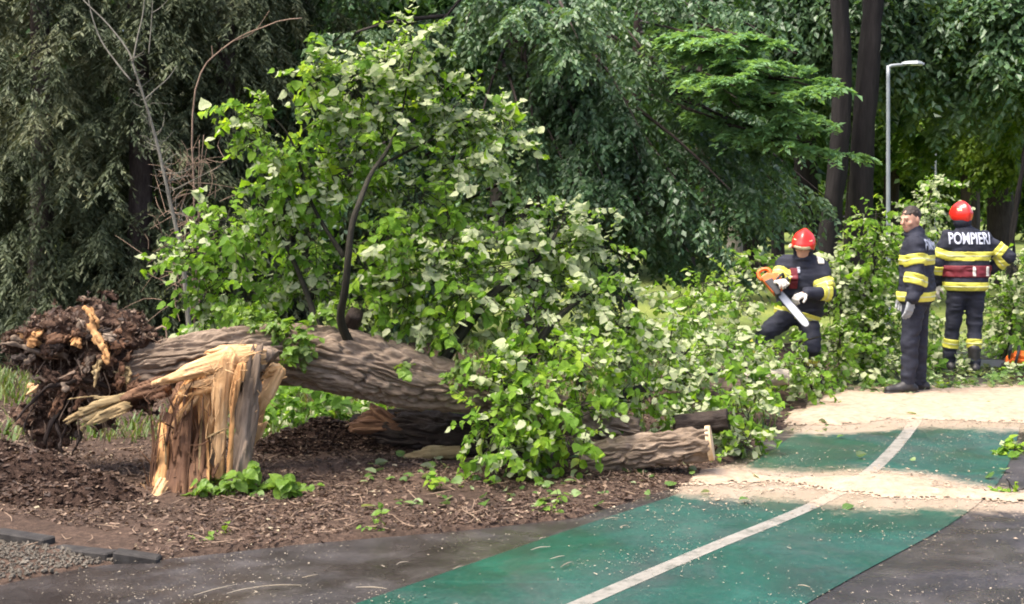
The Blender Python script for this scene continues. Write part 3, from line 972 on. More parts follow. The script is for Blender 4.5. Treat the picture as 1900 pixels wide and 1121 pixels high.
# ------------------------------------------------------------------ the twin trunk and its neighbours
def stem_tree(name, label, stems, mat, crown=None, nring=20, bark=0.035, k=12, group=None):
    b = stems[0][0]
    t = thing(name, label, 'tree', (b[0][0], b[0][1], 0), group)
    for pts, rad in stems:
        tube_obj('trunk', pts, rad, M[mat], t, 40, nring, bark=bark, k=k, along=1.6, seed=int(abs(b[0][0]) * 10) + len(pts))
    if crown:
        st, en, sag, kw, size, tf, lm = crown
        link('crown', crown_mesh('crown', limb_foliage(st, en, sag, **kw), size, tf, M[lm]), t)
    return t

def rand_limbs(n, cen, rad, inner, rng, zlift=0.8):
    u = rvec(n, rng)
    en = np.asarray(cen) + u * np.asarray(rad) * rng.uniform(0.6, 1.0, (n, 1))
    st = np.asarray(cen) + (en - cen) * inner + Zv * zlift * rng.uniform(0, 1, (n, 1))
    return st, en

rng = np.random.default_rng(21)
Yt = 22.0
st, en = rand_limbs(150, P(1560, 0, 24.2), (2.2, 1.3, 1.9), 0.3, rng)
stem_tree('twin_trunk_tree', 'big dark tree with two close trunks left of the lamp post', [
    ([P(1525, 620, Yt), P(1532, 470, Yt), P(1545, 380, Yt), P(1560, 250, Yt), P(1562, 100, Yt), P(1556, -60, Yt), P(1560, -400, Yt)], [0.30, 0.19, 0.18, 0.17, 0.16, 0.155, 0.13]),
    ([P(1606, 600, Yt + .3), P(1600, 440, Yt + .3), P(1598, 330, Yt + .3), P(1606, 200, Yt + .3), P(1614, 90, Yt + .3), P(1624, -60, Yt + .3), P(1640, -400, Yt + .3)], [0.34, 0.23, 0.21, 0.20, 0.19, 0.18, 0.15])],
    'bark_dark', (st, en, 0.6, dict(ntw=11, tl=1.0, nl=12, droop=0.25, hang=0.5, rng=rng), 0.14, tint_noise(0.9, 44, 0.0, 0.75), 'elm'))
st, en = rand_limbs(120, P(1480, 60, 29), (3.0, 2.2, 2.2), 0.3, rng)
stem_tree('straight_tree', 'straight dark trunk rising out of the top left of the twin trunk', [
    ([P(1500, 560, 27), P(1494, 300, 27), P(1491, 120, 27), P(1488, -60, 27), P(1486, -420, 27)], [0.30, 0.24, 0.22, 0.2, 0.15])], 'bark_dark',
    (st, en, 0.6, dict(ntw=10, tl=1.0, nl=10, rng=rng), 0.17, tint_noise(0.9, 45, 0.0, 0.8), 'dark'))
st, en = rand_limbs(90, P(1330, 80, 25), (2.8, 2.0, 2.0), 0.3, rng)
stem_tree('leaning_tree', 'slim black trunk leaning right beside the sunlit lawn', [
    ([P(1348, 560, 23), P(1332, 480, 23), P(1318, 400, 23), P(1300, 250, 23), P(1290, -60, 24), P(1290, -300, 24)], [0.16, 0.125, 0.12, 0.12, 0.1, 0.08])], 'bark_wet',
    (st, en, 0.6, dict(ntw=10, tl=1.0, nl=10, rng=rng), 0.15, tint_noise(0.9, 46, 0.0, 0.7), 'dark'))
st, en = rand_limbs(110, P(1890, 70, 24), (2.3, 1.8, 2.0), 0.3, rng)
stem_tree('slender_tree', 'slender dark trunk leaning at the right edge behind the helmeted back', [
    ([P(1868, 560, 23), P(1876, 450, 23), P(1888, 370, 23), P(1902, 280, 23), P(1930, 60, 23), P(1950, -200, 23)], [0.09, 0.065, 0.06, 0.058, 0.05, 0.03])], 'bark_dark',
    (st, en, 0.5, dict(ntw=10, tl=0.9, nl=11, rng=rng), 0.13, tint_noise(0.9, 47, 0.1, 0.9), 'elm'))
# leafy maple hanging in at the top right, trunk outside the picture
st, en = rand_limbs(150, P(1790, 20, 25), (2.0, 1.6, 1.3), 0.25, rng)
st2, en2 = rand_limbs(70, P(1900, 130, 26), (1.6, 1.2, 1.1), 0.25, rng)
st3, en3 = rand_limbs(70, P(1880, 240, 28), (1.1, 1.0, 0.9), 0.25, rng)
tm = stem_tree('maple_tree', 'maple with light green leaves hanging in at the top right', [
    ([(11.8, 26, -0.2), (11.8, 26, 2), (11.6, 26, 5), (11, 26, 9)], [0.3, 0.24, 0.2, 0.12])], 'bark_far',
    (np.vstack([st, st2, st3]), np.vstack([en, en2, en3]), 0.5, dict(ntw=11, tl=0.9, nl=11, rng=rng), 0.13, tint_noise(1.1, 48, 0.3, 1.0), 'maple'))
mb = MB()
for e in (P(1790, 20, 25), P(1900, 130, 26), P(1880, 240, 28)):
    a = np.array([11.6, 26, 5.2])
    add_tube(mb, [a, (a + e) / 2 + Zv * 0.4, e, e - np.array([0.8, 0, 0.3])], [0.10, 0.07, 0.04, 0.015], 14, 7)
mb.build('limb', M['bark_far'], tm, smooth=True, attr='bark_co')

# ------------------------------------------------------------------ drooping elm in the middle
rng = np.random.default_rng(33)
te = thing('drooping_elm', 'dark elm with drooping grey-green branches behind the fallen crown', 'tree', (P(1000, 560, 18.5)[0], 18.5, 0))
tube_obj('trunk', [P(1005, 720, 18.5), P(1000, 500, 18.5), P(990, 250, 18.5), P(960, 0, 18.5), P(950, -300, 18.5)], [0.32, 0.25, 0.22, 0.2, 0.15], M['bark_far'], te, 34, 16, bark=0.03, k=12, along=2)
# limbs as (root px, tip px, depth root, depth tip)
el = []
for (ax, ay, bx, by, Ya, Yb) in [(960, -40, 1330, 440, 18.3, 16.2), (960, 30, 1260, 380, 18.3, 16.0), (970, 60, 1400, 380, 18.4, 16.8), (980, -60, 1500, 400, 18.4, 17.4), (960, 100, 1160, 420, 18.3, 15.8),
                               (1000, 0, 1480, 300, 18.6, 18.0), (960, 150, 1090, 400, 18.3, 15.6), (980, 200, 1230, 460, 18.4, 16.8), (980, 250, 1180, 520, 18.4, 17.2), (1000, 280, 1330, 500, 18.6, 17.6),
                               (940, -80, 760, 120, 18.3, 16.5), (950, -20, 620, 150, 18.3, 16.8), (950, 60, 520, 120, 18.4, 16.8), (950, 120, 560, 300, 18.4, 16.8), (960, 200, 600, 420, 18.5, 17), (960, 200, 760, 380, 18.4, 16.8),
                               (950, 60, 880, 260, 18.2, 16), (960, -120, 1100, 160, 18.2, 15.8), (960, -100, 1040, 60, 18, 15.6), (970, -140, 1250, 160, 18.3, 16.2), (980, -180, 1420, 120, 18.4, 17), (960, 0, 1000, 330, 18.2, 16.2),
                               (1000, 330, 1130, 560, 18.6, 17.6), (960, 330, 800, 560, 18.6, 17.6), (950, 330, 560, 560, 18.6, 17.6), (980, 300, 1420, 440, 18.6, 18.4), (960, -160, 640, -20, 18.4, 16.6), (950, -160, 480, 20, 18.4, 17),
                               (990, -100, 1190, 300, 18.4, 16.0), (980, 60, 1120, 330, 18.4, 15.9), (960, -200, 860, 60, 18.4, 16.2)]:
    a, b = P(ax, ay, Ya), P(bx, by, Yb)
    el.append((a, b))
    for s in range(3):
        m_ = a + (b - a) * rng.uniform(0.15, 0.6)
        e = b + rng.normal(0, 1, 3) * np.array([0.55, 0.5, 0.28])
        el.append((m_, e))
E0 = np.array([a for a, b in el]); E1 = np.array([b for a, b in el])
sag = rng.uniform(-0.35, 0.1, len(el))         # arching up, then hanging at the tip
arr = limb_foliage(E0, E1, sag, 44, 0.55, 15, 0.35, 0.6, 0.5, rng)
link('crown', crown_mesh('crown', arr, 0.082, tint_noise(1.3, 9, 0.05, 0.95), M['elm'], rng=rng), te)
mb = MB()
for a, b in el[::2]:
    add_tube(mb, [a, (a + b) / 2 + Zv * 0.12, b], [0.03, 0.02, 0.005], 7, 5)
mb.build('limbs', M['bark_far'], te, smooth=True, attr='bark_co')

# bright layered branch: the young tree whose branch hangs over the lawn
rng = np.random.default_rng(34)
tb = thing('light_green_tree', 'light green tree with layered feathery branches above the lawn', 'tree', (P(1170, 500, 19)[0], 19, 0))
tube_obj('trunk', [P(1170, 640, 19), P(1175, 450, 19), P(1180, 200, 19), P(1185, -40, 19), P(1185, -200, 19)], [0.10, 0.085, 0.075, 0.06, 0.03], M['bark_wet'], tb, 24, 10, bark=0.012, k=16)
bl = []
for (ax, ay, bx, by, Ya, Yb) in [(1190, 20, 1480, 100, 18.5, 15.2), (1190, 60, 1430, 140, 18.5, 14.8), (1190, 70, 1545, 185, 18.5, 15.2), (1190, 110, 1490, 215, 18.5, 14.8), (1190, 120, 1560, 245, 18.5, 15.1), (1190, 160, 1560, 305, 18.5, 15.0),
                               (1190, 170, 1470, 285, 18.5, 14.9), (1190, 40, 1370, 95, 18.5, 15.0), (1190, 100, 1400, 180, 18.5, 14.9)]:
    a, b = P(ax, ay, Ya), P(bx, by, Yb)
    bl.append((a, b))
    for s in range(5):
        m_ = a + (b - a) * rng.uniform(0.3, 0.7)
        e = b + rng.normal(0, 1, 3) * np.array([0.22, 0.40, 0.03]) - (b - a) * 0.07 * s
        bl.append((m_, e))
B0 = np.array([a for a, b in bl]); B1 = np.array([b for a, b in bl])
B0 = B0 + (B1 - B0) * 0.12
arr = limb_foliage(B0, B1, -0.10, 24, 0.34, 18, 0.04, 0.32, 0.12, rng, up=1.6, t0=0.05, zj=0.25)
link('crown', crown_mesh('crown', arr, 0.078, tint_noise(1.2, 19, 0.3, 1.0), M['bright'], rng=rng), tb)
mb = MB()
for a, b in bl:
    add_tube(mb, [a, (a + b) / 2 + Zv * 0.04, b], [0.02, 0.013, 0.004], 7, 5)
mb.build('limbs', M['bark_wet'], tb, smooth=True, attr='bark_co')

# ------------------------------------------------------------------ dark conifers on the left
def conifer(seed):
    rng = np.random.default_rng(seed)
    root = bpy.data.objects.new('conifer', None); COL.objects.link(root)
    tube_obj('trunk', [(0, 0, -0.2), (0.05, 0, 2.5), (0, 0.05, 5), (0, 0, 8.4)], [0.16, 0.13, 0.09, 0.02], M['bark_far'], root, 24, 12, bark=0.02, k=14)
    n = 285
    z = 0.15 + 8.0 * rng.uniform(0, 1, n) ** 1.15
    r = (1.62 * (1 - (z / 8.6) ** 1.6) + 0.12) * (0.65 + 0.5 * fbm(np.stack([z * 0.9, np.zeros(n), np.zeros(n)], -1), 2, seed))
    a = rng.uniform(0, 2 * np.pi, n)
    r = r * (0.78 + 0.3 * np.sin(a * 3 + z * 1.1 + seed) * np.sin(z * 2.1 + a))
    en = np.c_[np.cos(a) * r, np.sin(a) * r, z]
    st = np.c_[np.cos(a) * 0.1, np.sin(a) * 0.1, z + 0.35]
    arr = limb_foliage(st, en, 0.25, 16, 0.34, 20, 0.30, 0.65, 0.45, rng, up=0.7, t0=0.3)
    link('crown', crown_mesh('crown', arr, 0.072, tint_noise(2.3, seed, 0.0, 1.0), M['conifer'], NEEDLE, LEAF4_T, rng), root)
    return root
cp = [conifer(201), conifer(202)]
cf = [(70, 15.2, 0, 0.3, 1.0, 'dark olive conifer at the left edge behind the root plate'),
      (255, 15.6, 1, 1.1, 1.05, 'dark conifer standing behind the bare grey sapling'),
      (425, 16.4, 0, 2.6, 1.05, 'dark conifer directly left of the fallen crown, behind its leaves'),
      (-120, 16.5, 1, 4.0, 1.1, 'conifer half outside the left edge of the picture'),
      (560, 17.6, 1, 5.0, 1.1, 'dark conifer behind the left lobe of the fallen crown'),
      (160, 17.6, 0, 4.4, 1.2, 'dark conifer in the second row at the left')]
for k, (px, Y, b, rz, s, lab) in enumerate(cf):
    loc = Vector(((px - 950) * Y / F, Y, 0.0))
    r = cp[b]
    if k < 2:
        r.location = loc; r.rotation_euler = (0, 0, rz); r.scale = (s, s, s)
    else:
        r = copy_tree(cp[b], loc, rz, s)
    tag(r, lab, 'conifer', 'dark conifers at the left')

# bare grey sapling with forked top
Ys = 13.2
ts = thing('bare_sapling', 'bare grey sapling with forked top in front of the conifers', 'tree', (P(352, 600, Ys)[0], Ys, 0))
tube_obj('trunk', [P(362, 735, Ys), P(350, 600, Ys), P(338, 480, Ys), P(318, 385, Ys), P(292, 270, Ys), P(268, 185, Ys), P(246, 118, Ys)], [0.030, 0.027, 0.024, 0.020, 0.017, 0.014, 0.011], M['bark_grey'], ts, 40, 9, bark=0.003, k=40, along=6)
for pts, r in [([(246, 118), (238, 95), (200, 45), (150, -5), (110, -60)], 0.011), ([(243, 150), (215, 115), (185, 70), (165, 5), (160, -60)], 0.010), ([(246, 118), (255, 70), (266, 20), (272, -60)], 0.010),
               ([(268, 185), (290, 165), (312, 145), (328, 122)], 0.009), ([(276, 100), (281, 40), (284, -30)], 0.006), ([(281, 25), (300, 12), (330, -20)], 0.006)]:
    p3 = [P(x, y, Ys + 0.04 * i) for i, (x, y) in enumerate(pts)]
    tube_obj('branch', p3, np.linspace(r, r * 0.35, len(p3)), M['bark_grey'], ts, 18, 6)
mb = MB()
rng = np.random.default_rng(18)
for k in range(60):
    t_ = rng.uniform(0, 1); x = 345 - 105 * t_ + rng.normal(0, 3); y = 440 - 330 * t_
    a = P(x, y, Ys); L = rng.gamma(2, 0.09)
    d = unit(np.array([rng.normal(0, 0.8), rng.normal(0, 0.6), rng.uniform(0.1, 1)]))
    w = rng.normal(0, 0.12, 3) * L
    add_tube(mb, [a, a + d * L * 0.5 + w, a + d * L - w * 0.3], [0.005, 0.003, 0.0012], 6, 4)
stuff(mb.build('twigs', M['bark_grey'], ts, attr='bark_co'))
tl_ = thing('dead_shrub', 'dead brown shrub of thin upright stems beside the bare sapling', 'shrub', (P(362, 600, 13.6)[0], 13.6, 0))
rng = np.random.default_rng(8)
for pts, r in [([(362, 620), (357, 500), (361, 380), (356, 260), (362, 170), (380, 122), (402, 100), (430, 78), (458, 62), (485, 52), (522, 38), (560, 34)], 0.011), ([(395, 108), (393, 85)], 0.006), ([(372, 640), (368, 420), (370, 260)], 0.008),
               ([(350, 600), (366, 480), (372, 330), (378, 250)], 0.007), ([(346, 560), (340, 470), (350, 400)], 0.01), ([(430, 78), (470, 60), (500, 20)], 0.005)]:
    p3 = [P(x, y, 13.6) for x, y in pts]
    tube_obj('stem', p3, np.linspace(r, r * 0.5, len(p3)), M['dry_twig'], tl_, 20, 6)
mb = MB()
for k in range(150):
    x, y = rng.normal(345, 26), rng.uniform(290, 560)
    a = P(x, y, 13.4 + rng.uniform(0, 0.5)); L = rng.uniform(0.12, 0.5)
    d = unit(np.array([rng.normal(0, 0.5), rng.normal(0, 0.4), rng.normal(0.4, 0.6)]))
    add_tube(mb, [a, a + d * L * 0.5 + rng.normal(0, 0.03, 3), a + d * L - Zv * 0.1 * L], [0.004, 0.003, 0.0015], 5, 4)
stuff(mb.build('twigs', M['dry_twig'], tl_, attr='bark_co'))

# ------------------------------------------------------------------ fallen linden
ft = thing('fallen_linden', 'uprooted linden lying over the soil with its leafy crown', 'fallen tree', (P(600, 690, 8.8)[0], 8.8, 0))
def pl(px, py, Y): return P(px, py, Y)
trunk_pts = [P(232, 690, 8.62), P(300, 676, 8.65), P(380, 664, 8.70), P(470, 655, 8.75), P(560, 660, 8.8), P(650, 674, 8.85), P(760, 702, 8.92), P(890, 728, 9.0), P(1050, 772, 9.15), P(1180, 800, 9.3)]
trunk_rad = np.array([44, 46, 50, 54, 60, 63, 60, 46, 38, 28]) * 8.8 / F
tube_obj('trunk', trunk_pts, trunk_rad, M['bark'], ft, 330, 220, bark=0.046, seed=3, k=29, along=7.0, lump=0.10)
# limb stubs and limbs
def limb(parent, pts, rad, mat, name='branch', n=26, ring=10, bark=0.004):
    return tube_obj(name, [P(*p) for p in pts], rad, M[mat], parent, n, ring, bark=bark, k=40, along=6)
limb(ft, [(650, 640, 8.75), (632, 592, 8.62), (640, 540, 8.52), (646, 480, 8.48), (653, 420, 8.5), (668, 372, 8.55), (690, 320, 8.75), (722, 272, 9.0), (748, 200, 9.15), (762, 110, 9.2), (792, 40, 9.2)],
     [0.036, 0.028, 0.025, 0.024, 0.022, 0.020, 0.016, 0.013, 0.009, 0.006, 0.003], 'twig', n=60, ring=9, bark=0.002)
limb(ft, [(640, 625, 8.9), (652, 600, 8.85), (660, 580, 8.8)], [0.07, 0.062, 0.055], 'bark_wet', 'branch_stub', 10, 14, 0.008)
limb(ft, [(470, 655, 8.6), (496, 656, 8.48), (505, 656, 8.42)], [0.06, 0.05, 0.048], 'bark', 'branch_stub', 10, 16, 0.008)
limb(ft, [(800, 700, 9.0), (900, 560, 9.2), (1000, 480, 9.5), (1050, 400, 9.8)], [0.05, 0.035, 0.02, 0.006], 'twig')
limb(ft, [(600, 640, 9.0), (560, 520, 9.2), (500, 400, 9.2), (440, 330, 9.2)], [0.03, 0.02, 0.014, 0.005], 'twig')
limb(ft, [(640, 480, 9.0), (580, 380, 9.05), (540, 260, 9.0), (490, 200, 9.0)], [0.02, 0.014, 0.01, 0.004], 'twig')
limb(ft, [(700, 310, 9.15), (800, 260, 9.3), (900, 220, 9.45), (975, 200, 9.5)], [0.014, 0.011, 0.007, 0.003], 'twig')
limb(ft, [(950, 740, 9.0), (1010, 620, 9.2), (1070, 560, 9.6), (1150, 500, 9.9)], [0.04, 0.03, 0.02, 0.006], 'twig')
limb(ft, [(1050, 772, 9.15), (1080, 690, 9.2), (1064, 630, 9.3), (1058, 605, 9.3)], [0.03, 0.025, 0.02, 0.012], 'twig')
limb(ft, [(1060, 770, 9.2), (1200, 720, 9.8), (1330, 690, 10.4), (1420, 690, 10.8)], [0.05, 0.04, 0.025, 0.008], 'twig')

def clump(c, rad, n, flip, size, rng, tint=0.45, droop=0.35, per=9, tw=None, twl=0.34):
    nt = max(int(n / per), 2)
    u = rvec(nt, rng)
    st = c + u * rad * (rng.uniform(0, 1, (nt, 1)) ** 0.4) * 0.80
    td = unit(u * 0.7 + rng.normal(0, 0.45, (nt, 3)) - Zv * droop * 0.6 + Zv * 0.15)
    L = twl * rng.uniform(0.6, 1.25, (nt, 1))
    tt_ = (np.arange(per)[None, :, None] + rng.uniform(0.1, 0.9, (nt, per, 1))) / per
    pos = st[:, None] + td[:, None] * L[:, None] * tt_ - Zv * droop * L[:, None] * tt_ ** 2 * 0.7
    lat = unit(np.cross(td, Zv))[:, None] * np.where(np.arange(per) % 2 == 0, 1.0, -1.0)[None, :, None]
    d = td[:, None] * 0.35 + lat * 0.75 - Zv * 0.55 + rng.normal(0, 0.38, pos.shape)
    nr = Zv * 0.9 + u[:, None] * 0.4 + np.array([-0.15, -0.35, 0]) + rng.normal(0, 0.42, pos.shape)
    # whole twigs are turned over, so that leaves show their felted side together
    fl = rng.uniform(0, 1, (nt, 1, 1)) < flip
    fl = fl ^ (rng.uniform(0, 1, (nt, per, 1)) < 0.12)
    nr = np.where(fl, -nr, nr)
    ti = np.clip(tint + rng.normal(0, 0.14, (nt, 1)) + rng.normal(0, 0.12, (nt, per)), 0, 1).ravel()
    sz = size * np.clip(rng.normal(1, 0.16, (nt, per)) * rng.uniform(0.75, 1.45, (nt, 1)), 0.45, 1.9).ravel()
    if tw is not None:
        for k in range(0, nt):
            p0, p2 = st[k] - td[k] * 0.1, st[k] + td[k] * L[k] - Zv * droop * L[k] * 0.7
            tw.append((p0, (st[k] + td[k] * L[k] * 0.5 - Zv * droop * L[k] * 0.17), p2))
    pos, d, nr = pos.reshape(-1, 3), unit(d).reshape(-1, 3), unit(nr).reshape(-1, 3)
    ok = pos[:, 2] > 0.012
    return pos[ok], d[ok], nr[ok], sz[ok], ti[ok]

# single leaf meshes shared by the leaves that show largest
def leaf_meshes(mat, key):
    out = []
    # outline with a toothed edge and a folded midrib
    ang = [(0, 0), (-0.20, -0.05), (-0.40, 0.10), (-0.50, 0.32), (-0.44, 0.55), (-0.30, 0.78), (-0.12, 0.95), (0, 1.12)]
    L_ = [(x, y, 0.16 * abs(x) + 0.02 * np.sin(y * 9) - 0.10 * y * y) for x, y in ang]
    mid = [(0, 0.15, -0.0), (0, 0.45, -0.02), (0, 0.75, -0.055)]
    R_ = [(-x, y, z) for x, y, z in L_[1:-1]]
    V = np.array(L_ + R_ + mid)
    nL = 8; m0, m1, m2 = 14, 15, 16
    T = [(0, m0, 1), (1, m0, 2), (2, m0, 3), (3, m0, m1), (3, m1, 4), (4, m1, m2), (4, m2, 5), (5, m2, 6), (6, m2, 7)]
    r = lambda i: {0: 0, 7: 7}.get(i, i + 7 if 1 <= i <= 6 else i)
    T2 = [tuple(r(i) if i < 8 else i for i in t)[::-1] for t in T]
    T = np.array(T + T2)
    for k in range(8):
        rng = np.random.default_rng(k)
        W = V.copy()
        W[:, 2] += rng.normal(0, 0.02, len(W)) + 0.12 * rng.normal() * W[:, 0] * W[:, 1] - abs(rng.normal(0, 0.15)) * W[:, 1] ** 2
        W[:, 0] *= rng.uniform(0.9, 1.1)
        out.append(mesh_np('leaf', W, T, M[mat], attrs={'tint': np.full(len(W), (k + 0.5) / 8)}, smooth=False))
    return out
LEAFM = leaf_meshes('linden', 'linden')
SPROUTM = leaf_meshes('sprout', 'sprout')

def place_leaves(parent, arr, n_single, mat, meshes, prefer=None):
    """the leaves that show largest become parts of their own, the rest one mass"""
    pos, d, nr, sz, ti = arr
    R = leaf_frames(d, nr)
    view = unit(pos - np.array([0, 0, CH]))
    face = np.abs(np.sum(view * R[:, :, 2], -1))
    score = sz / np.linalg.norm(pos, axis=1) * (0.35 + face)
    # shown in front: nearest in its own direction
    key = np.round(pos[:, [0, 2]] / pos[:, 1:2] * 2500 / 22).astype(int)
    order = np.lexsort((pos[:, 1], key[:, 1], key[:, 0]))
    ks = key[order]
    first = np.r_[True, np.any(ks[1:] != ks[:-1], axis=1)]
    front = np.zeros(len(pos), bool); front[order[first]] = True
    score = score * np.where(front, 1, 0.2)
    idx = np.argsort(-score)
    one, rest = idx[:n_single], idx[n_single:]
    inv = np.array(parent.location)
    for i in one:
        o = bpy.data.objects.new('leaf', meshes[min(int(ti[i] * 8), 7)])
        COL.objects.link(o)
        mw = np.eye(4); mw[:3, :3] = R[i] * sz[i]; mw[:3, 3] = pos[i] - inv
        o.parent = parent
        o.matrix_local = Matrix(mw.tolist())
    if len(rest):
        rc = np.random.default_rng(len(rest)); s3 = sz[rest][:, None] * np.c_[rc.uniform(0.75, 1.1, len(rest)), np.ones(len(rest)), rc.uniform(-0.5, 4.5, len(rest))]
        v, t, a = scatter_arr(LEAF8, LEAF8_T, pos[rest], R[rest], s3, ti[rest])
        stuff(link('foliage', mesh_np('foliage', v, t, M[mat], attrs={'tint': a}), parent))

def twig_obj(parent, tw, r=0.0035):
    if not tw: return
    T = np.array(tw)
    n = len(T)
    d = unit(T[:, 2] - T[:, 0]); a = unit(np.cross(d, Zv + 0.01)); b = np.cross(d, a)
    ring = [np.cos(x) * a + np.sin(x) * b for x in (0, 2.094, 4.189)]
    V = np.stack([T[:, j] + ring[k] * r * (1 - 0.3 * j) for j in range(3) for k in range(3)], 1)
    Q = np.array([[j * 3 + k, j * 3 + (k + 1) % 3, j * 3 + 3 + (k + 1) % 3, j * 3 + 3 + k] for j in range(2) for k in range(3)])
    q = (np.arange(n)[:, None, None] * 9 + Q[None]).reshape(-1, 4)
    stuff(link('twigs', mesh_np('twigs', V.reshape(-1, 3), q, M['twig'], attrs={'bark_co': V.reshape(-1, 3) * 30}), parent))

def cat5(lst):
    return tuple(np.concatenate([a[i] for a in lst]) for i in range(5))

# clumps of the crown: px centre, px radii, depth, depth radius, share of turned leaves, tint
CL = [(765, 80, 42, 55, 9.2, .2, .7, .55), (800, 150, 50, 42, 9.3, .2, .75, .5), (575, 135, 45, 55, 9.0, .2, .3, .6), (485, 225, 52, 60, 9.0, .22, .15, .6), (520, 290, 60, 45, 9.1, .25, .25, .5), (660, 165, 75, 65, 9.3, .3, .55, .5),
      (720, 120, 60, 55, 9.3, .3, .55, .5), (700, 235, 100, 65, 9.3, .35, .5, .5), (830, 215, 80, 70, 9.4, .35, .7, .55), (930, 245, 48, 55, 9.5, .28, .75, .5), (870, 300, 75, 55, 9.4, .3, .65, .5), (610, 245, 60, 60, 9.15, .3, .35, .5),
      (640, 330, 95, 55, 9.3, .35, .35, .45), (520, 375, 95, 50, 9.2, .35, .35, .45), (410, 420, 70, 50, 9.2, .35, .4, .45), (370, 470, 60, 45, 9.3, .3, .2, .5), (395, 545, 50, 55, 9.4, .3, .2, .4), (480, 550, 70, 36, 9.6, .3, .1, .35),
      (560, 460, 55, 60, 9.5, .35, .2, .35), (600, 530, 50, 45, 9.4, .3, .2, .35), (760, 370, 100, 65, 9.3, .4, .25, .55), (720, 450, 90, 70, 9.05, .4, .12, .6), (770, 525, 90, 60, 9.1, .3, .12, .55), (830, 440, 80, 70, 9.2, .35, .3, .5),
      (860, 540, 70, 75, 9.1, .35, .3, .5), (700, 550, 50, 40, 9.1, .25, .1, .5), (800, 585, 75, 35, 9.05, .25, .12, .5), (960, 410, 55, 40, 9.7, .3, .6, .45), (1040, 405, 50, 32, 9.9, .3, .85, .5), (1020, 450, 70, 45, 9.8, .3, .8, .5),
      (940, 490, 75, 65, 9.4, .35, .6, .5), (1100, 470, 55, 50, 9.9, .35, .5, .5), (1060, 540, 80, 65, 9.7, .4, .6, .5), (970, 580, 75, 65, 9.3, .35, .45, .5), (1160, 560, 55, 50, 10.0, .35, .7, .5), (1130, 610, 80, 55, 9.8, .4, .45, .5),
      (1040, 640, 70, 55, 9.2, .35, .3, .55), (960, 680, 55, 45, 8.75, .25, .15, .6), (980, 750, 60, 55, 8.6, .25, .12, .6), (905, 790, 48, 45, 8.5, .2, .15, .5), (935, 840, 60, 25, 8.4, .2, .15, .5), (930, 720, 35, 35, 8.75, .2, .2, .5),
      (1070, 680, 50, 60, 8.8, .25, .1, .65), (1085, 752, 50, 45, 8.7, .25, .12, .55), (1040, 812, 60, 30, 8.5, .25, .05, .7), (1150, 690, 70, 55, 9.3, .4, .4, .5), (1195, 742, 70, 36, 9.4, .3, .45, .45), (1230, 650, 70, 50, 10.2, .4, .5, .5),
      (1270, 710, 60, 40, 9.9, .35, .5, .5), (1300, 770, 50, 35, 9.4, .3, .5, .5), (1375, 770, 45, 40, 9.5, .3, .4, .55), (1380, 820, 35, 25, 9.3, .2, .45, .5), (1340, 650, 70, 40, 10.8, .4, .5, .5), (1410, 715, 45, 28, 10.6, .35, .45, .5)]
rng = np.random.default_rng(55)
parts_, tw = [], []
for (cx, cy, rx, ry, Y, ry_, fl, ti) in CL:
    s = Y / F
    rad = np.array([rx * s, ry_, ry * s])
    n = int(rx * ry * s * s * np.pi * 1150 + 90)
    parts_.append(clump(P(cx, cy, Y), rad, n, min(fl * (1.3 if fl >= 0.5 else 1.1), 0.93), 0.050, rng, ti + 0.06, tw=tw, twl=0.25))
place_leaves(ft, cat5(parts_), 300, 'linden', LEAFM)
twig_obj(ft, tw)
# tufts of small shoots on the trunk
parts_ = []
for (cx, cy, rx, ry, Y, n) in [(548, 630, 30, 40, 8.52, 230), (515, 600, 36, 14, 8.62, 130), (470, 588, 30, 12, 8.75, 80), (590, 580, 32, 14, 8.75, 80), (738, 678, 12, 22, 8.62, 40), (842, 690, 14, 28, 8.7, 60), (860, 660, 30, 16, 8.8, 60), (440, 575, 30, 20, 8.9, 60)]:
    s = Y / F
    parts_.append(clump(P(cx, cy, Y), np.array([rx * s, 0.06, ry * s]), n, 0.1, 0.036, rng, 0.65, twl=0.10))
sp_pos = cat5(parts_)
v_, t_, a_ = scatter_arr(LEAF8, LEAF8_T, sp_pos[0], leaf_frames(sp_pos[1], sp_pos[2]), sp_pos[3], sp_pos[4])
stuff(link('shoots', mesh_np('shoots', v_, t_, M['sprout'], attrs={'tint': a_}), ft))

# ------------------------------------------------------------------ root plate of the linden (parts of the same tree)
Yr = 8.6
def root_f(p):
    s = Yr / F
    d = None
    for (x, y, Y, r) in [(75, 632, 8.55, 26), (120, 612, 8.6, 34), (175, 605, 8.65, 36), (228, 608, 8.7, 34), (245, 650, 8.7, 44), (200, 680, 8.7, 46), (130, 655, 8.78, 40), (115, 720, 8.66, 34), (90, 765, 8.6, 26), (105, 800, 8.6, 18), (60, 655, 8.6, 18), (25, 648, 8.55, 12), (190, 735, 8.68, 36), (250, 720, 8.68, 34), (60, 770, 8.6, 16)]:
        e = np.linalg.norm(p - P(x, y, Y), axis=-1) - r * s
        d = e if d is None else smin(d, e, 0.06)
    d = np.maximum(d, -(np.linalg.norm((p - P(128, 668, 8.45)) / np.array([1.3, 1.0, 0.8]), axis=-1) - 0.13))
    d = d + 0.10 * (1 - 2 * fbm(p * np.array([6.0, 7, 10.0]), 4, 91)) - 0.035 + 0.04 * (1 - 2 * np.abs(2 * vnoise(p * np.array([12, 14, 22.0]), 95) - 1)) + 0.020 * (1 - 2 * vnoise(p * np.array([34, 34, 50.0]), 97)) + 0.010 * (1 - 2 * vnoise(p * 80.0, 98))
    return d
M['rootsoil'] = mat_noise('root_plate_crust', [(0.3, (0.022, 0.014, 0.010)), (0.48, (0.065, 0.038, 0.026)), (0.62, (0.13, 0.078, 0.05)), (0.8, (0.22, 0.145, 0.10))], 7, 9, 0.9, 0.15, bstr=1.0, bdist=0.03, bscale=30)
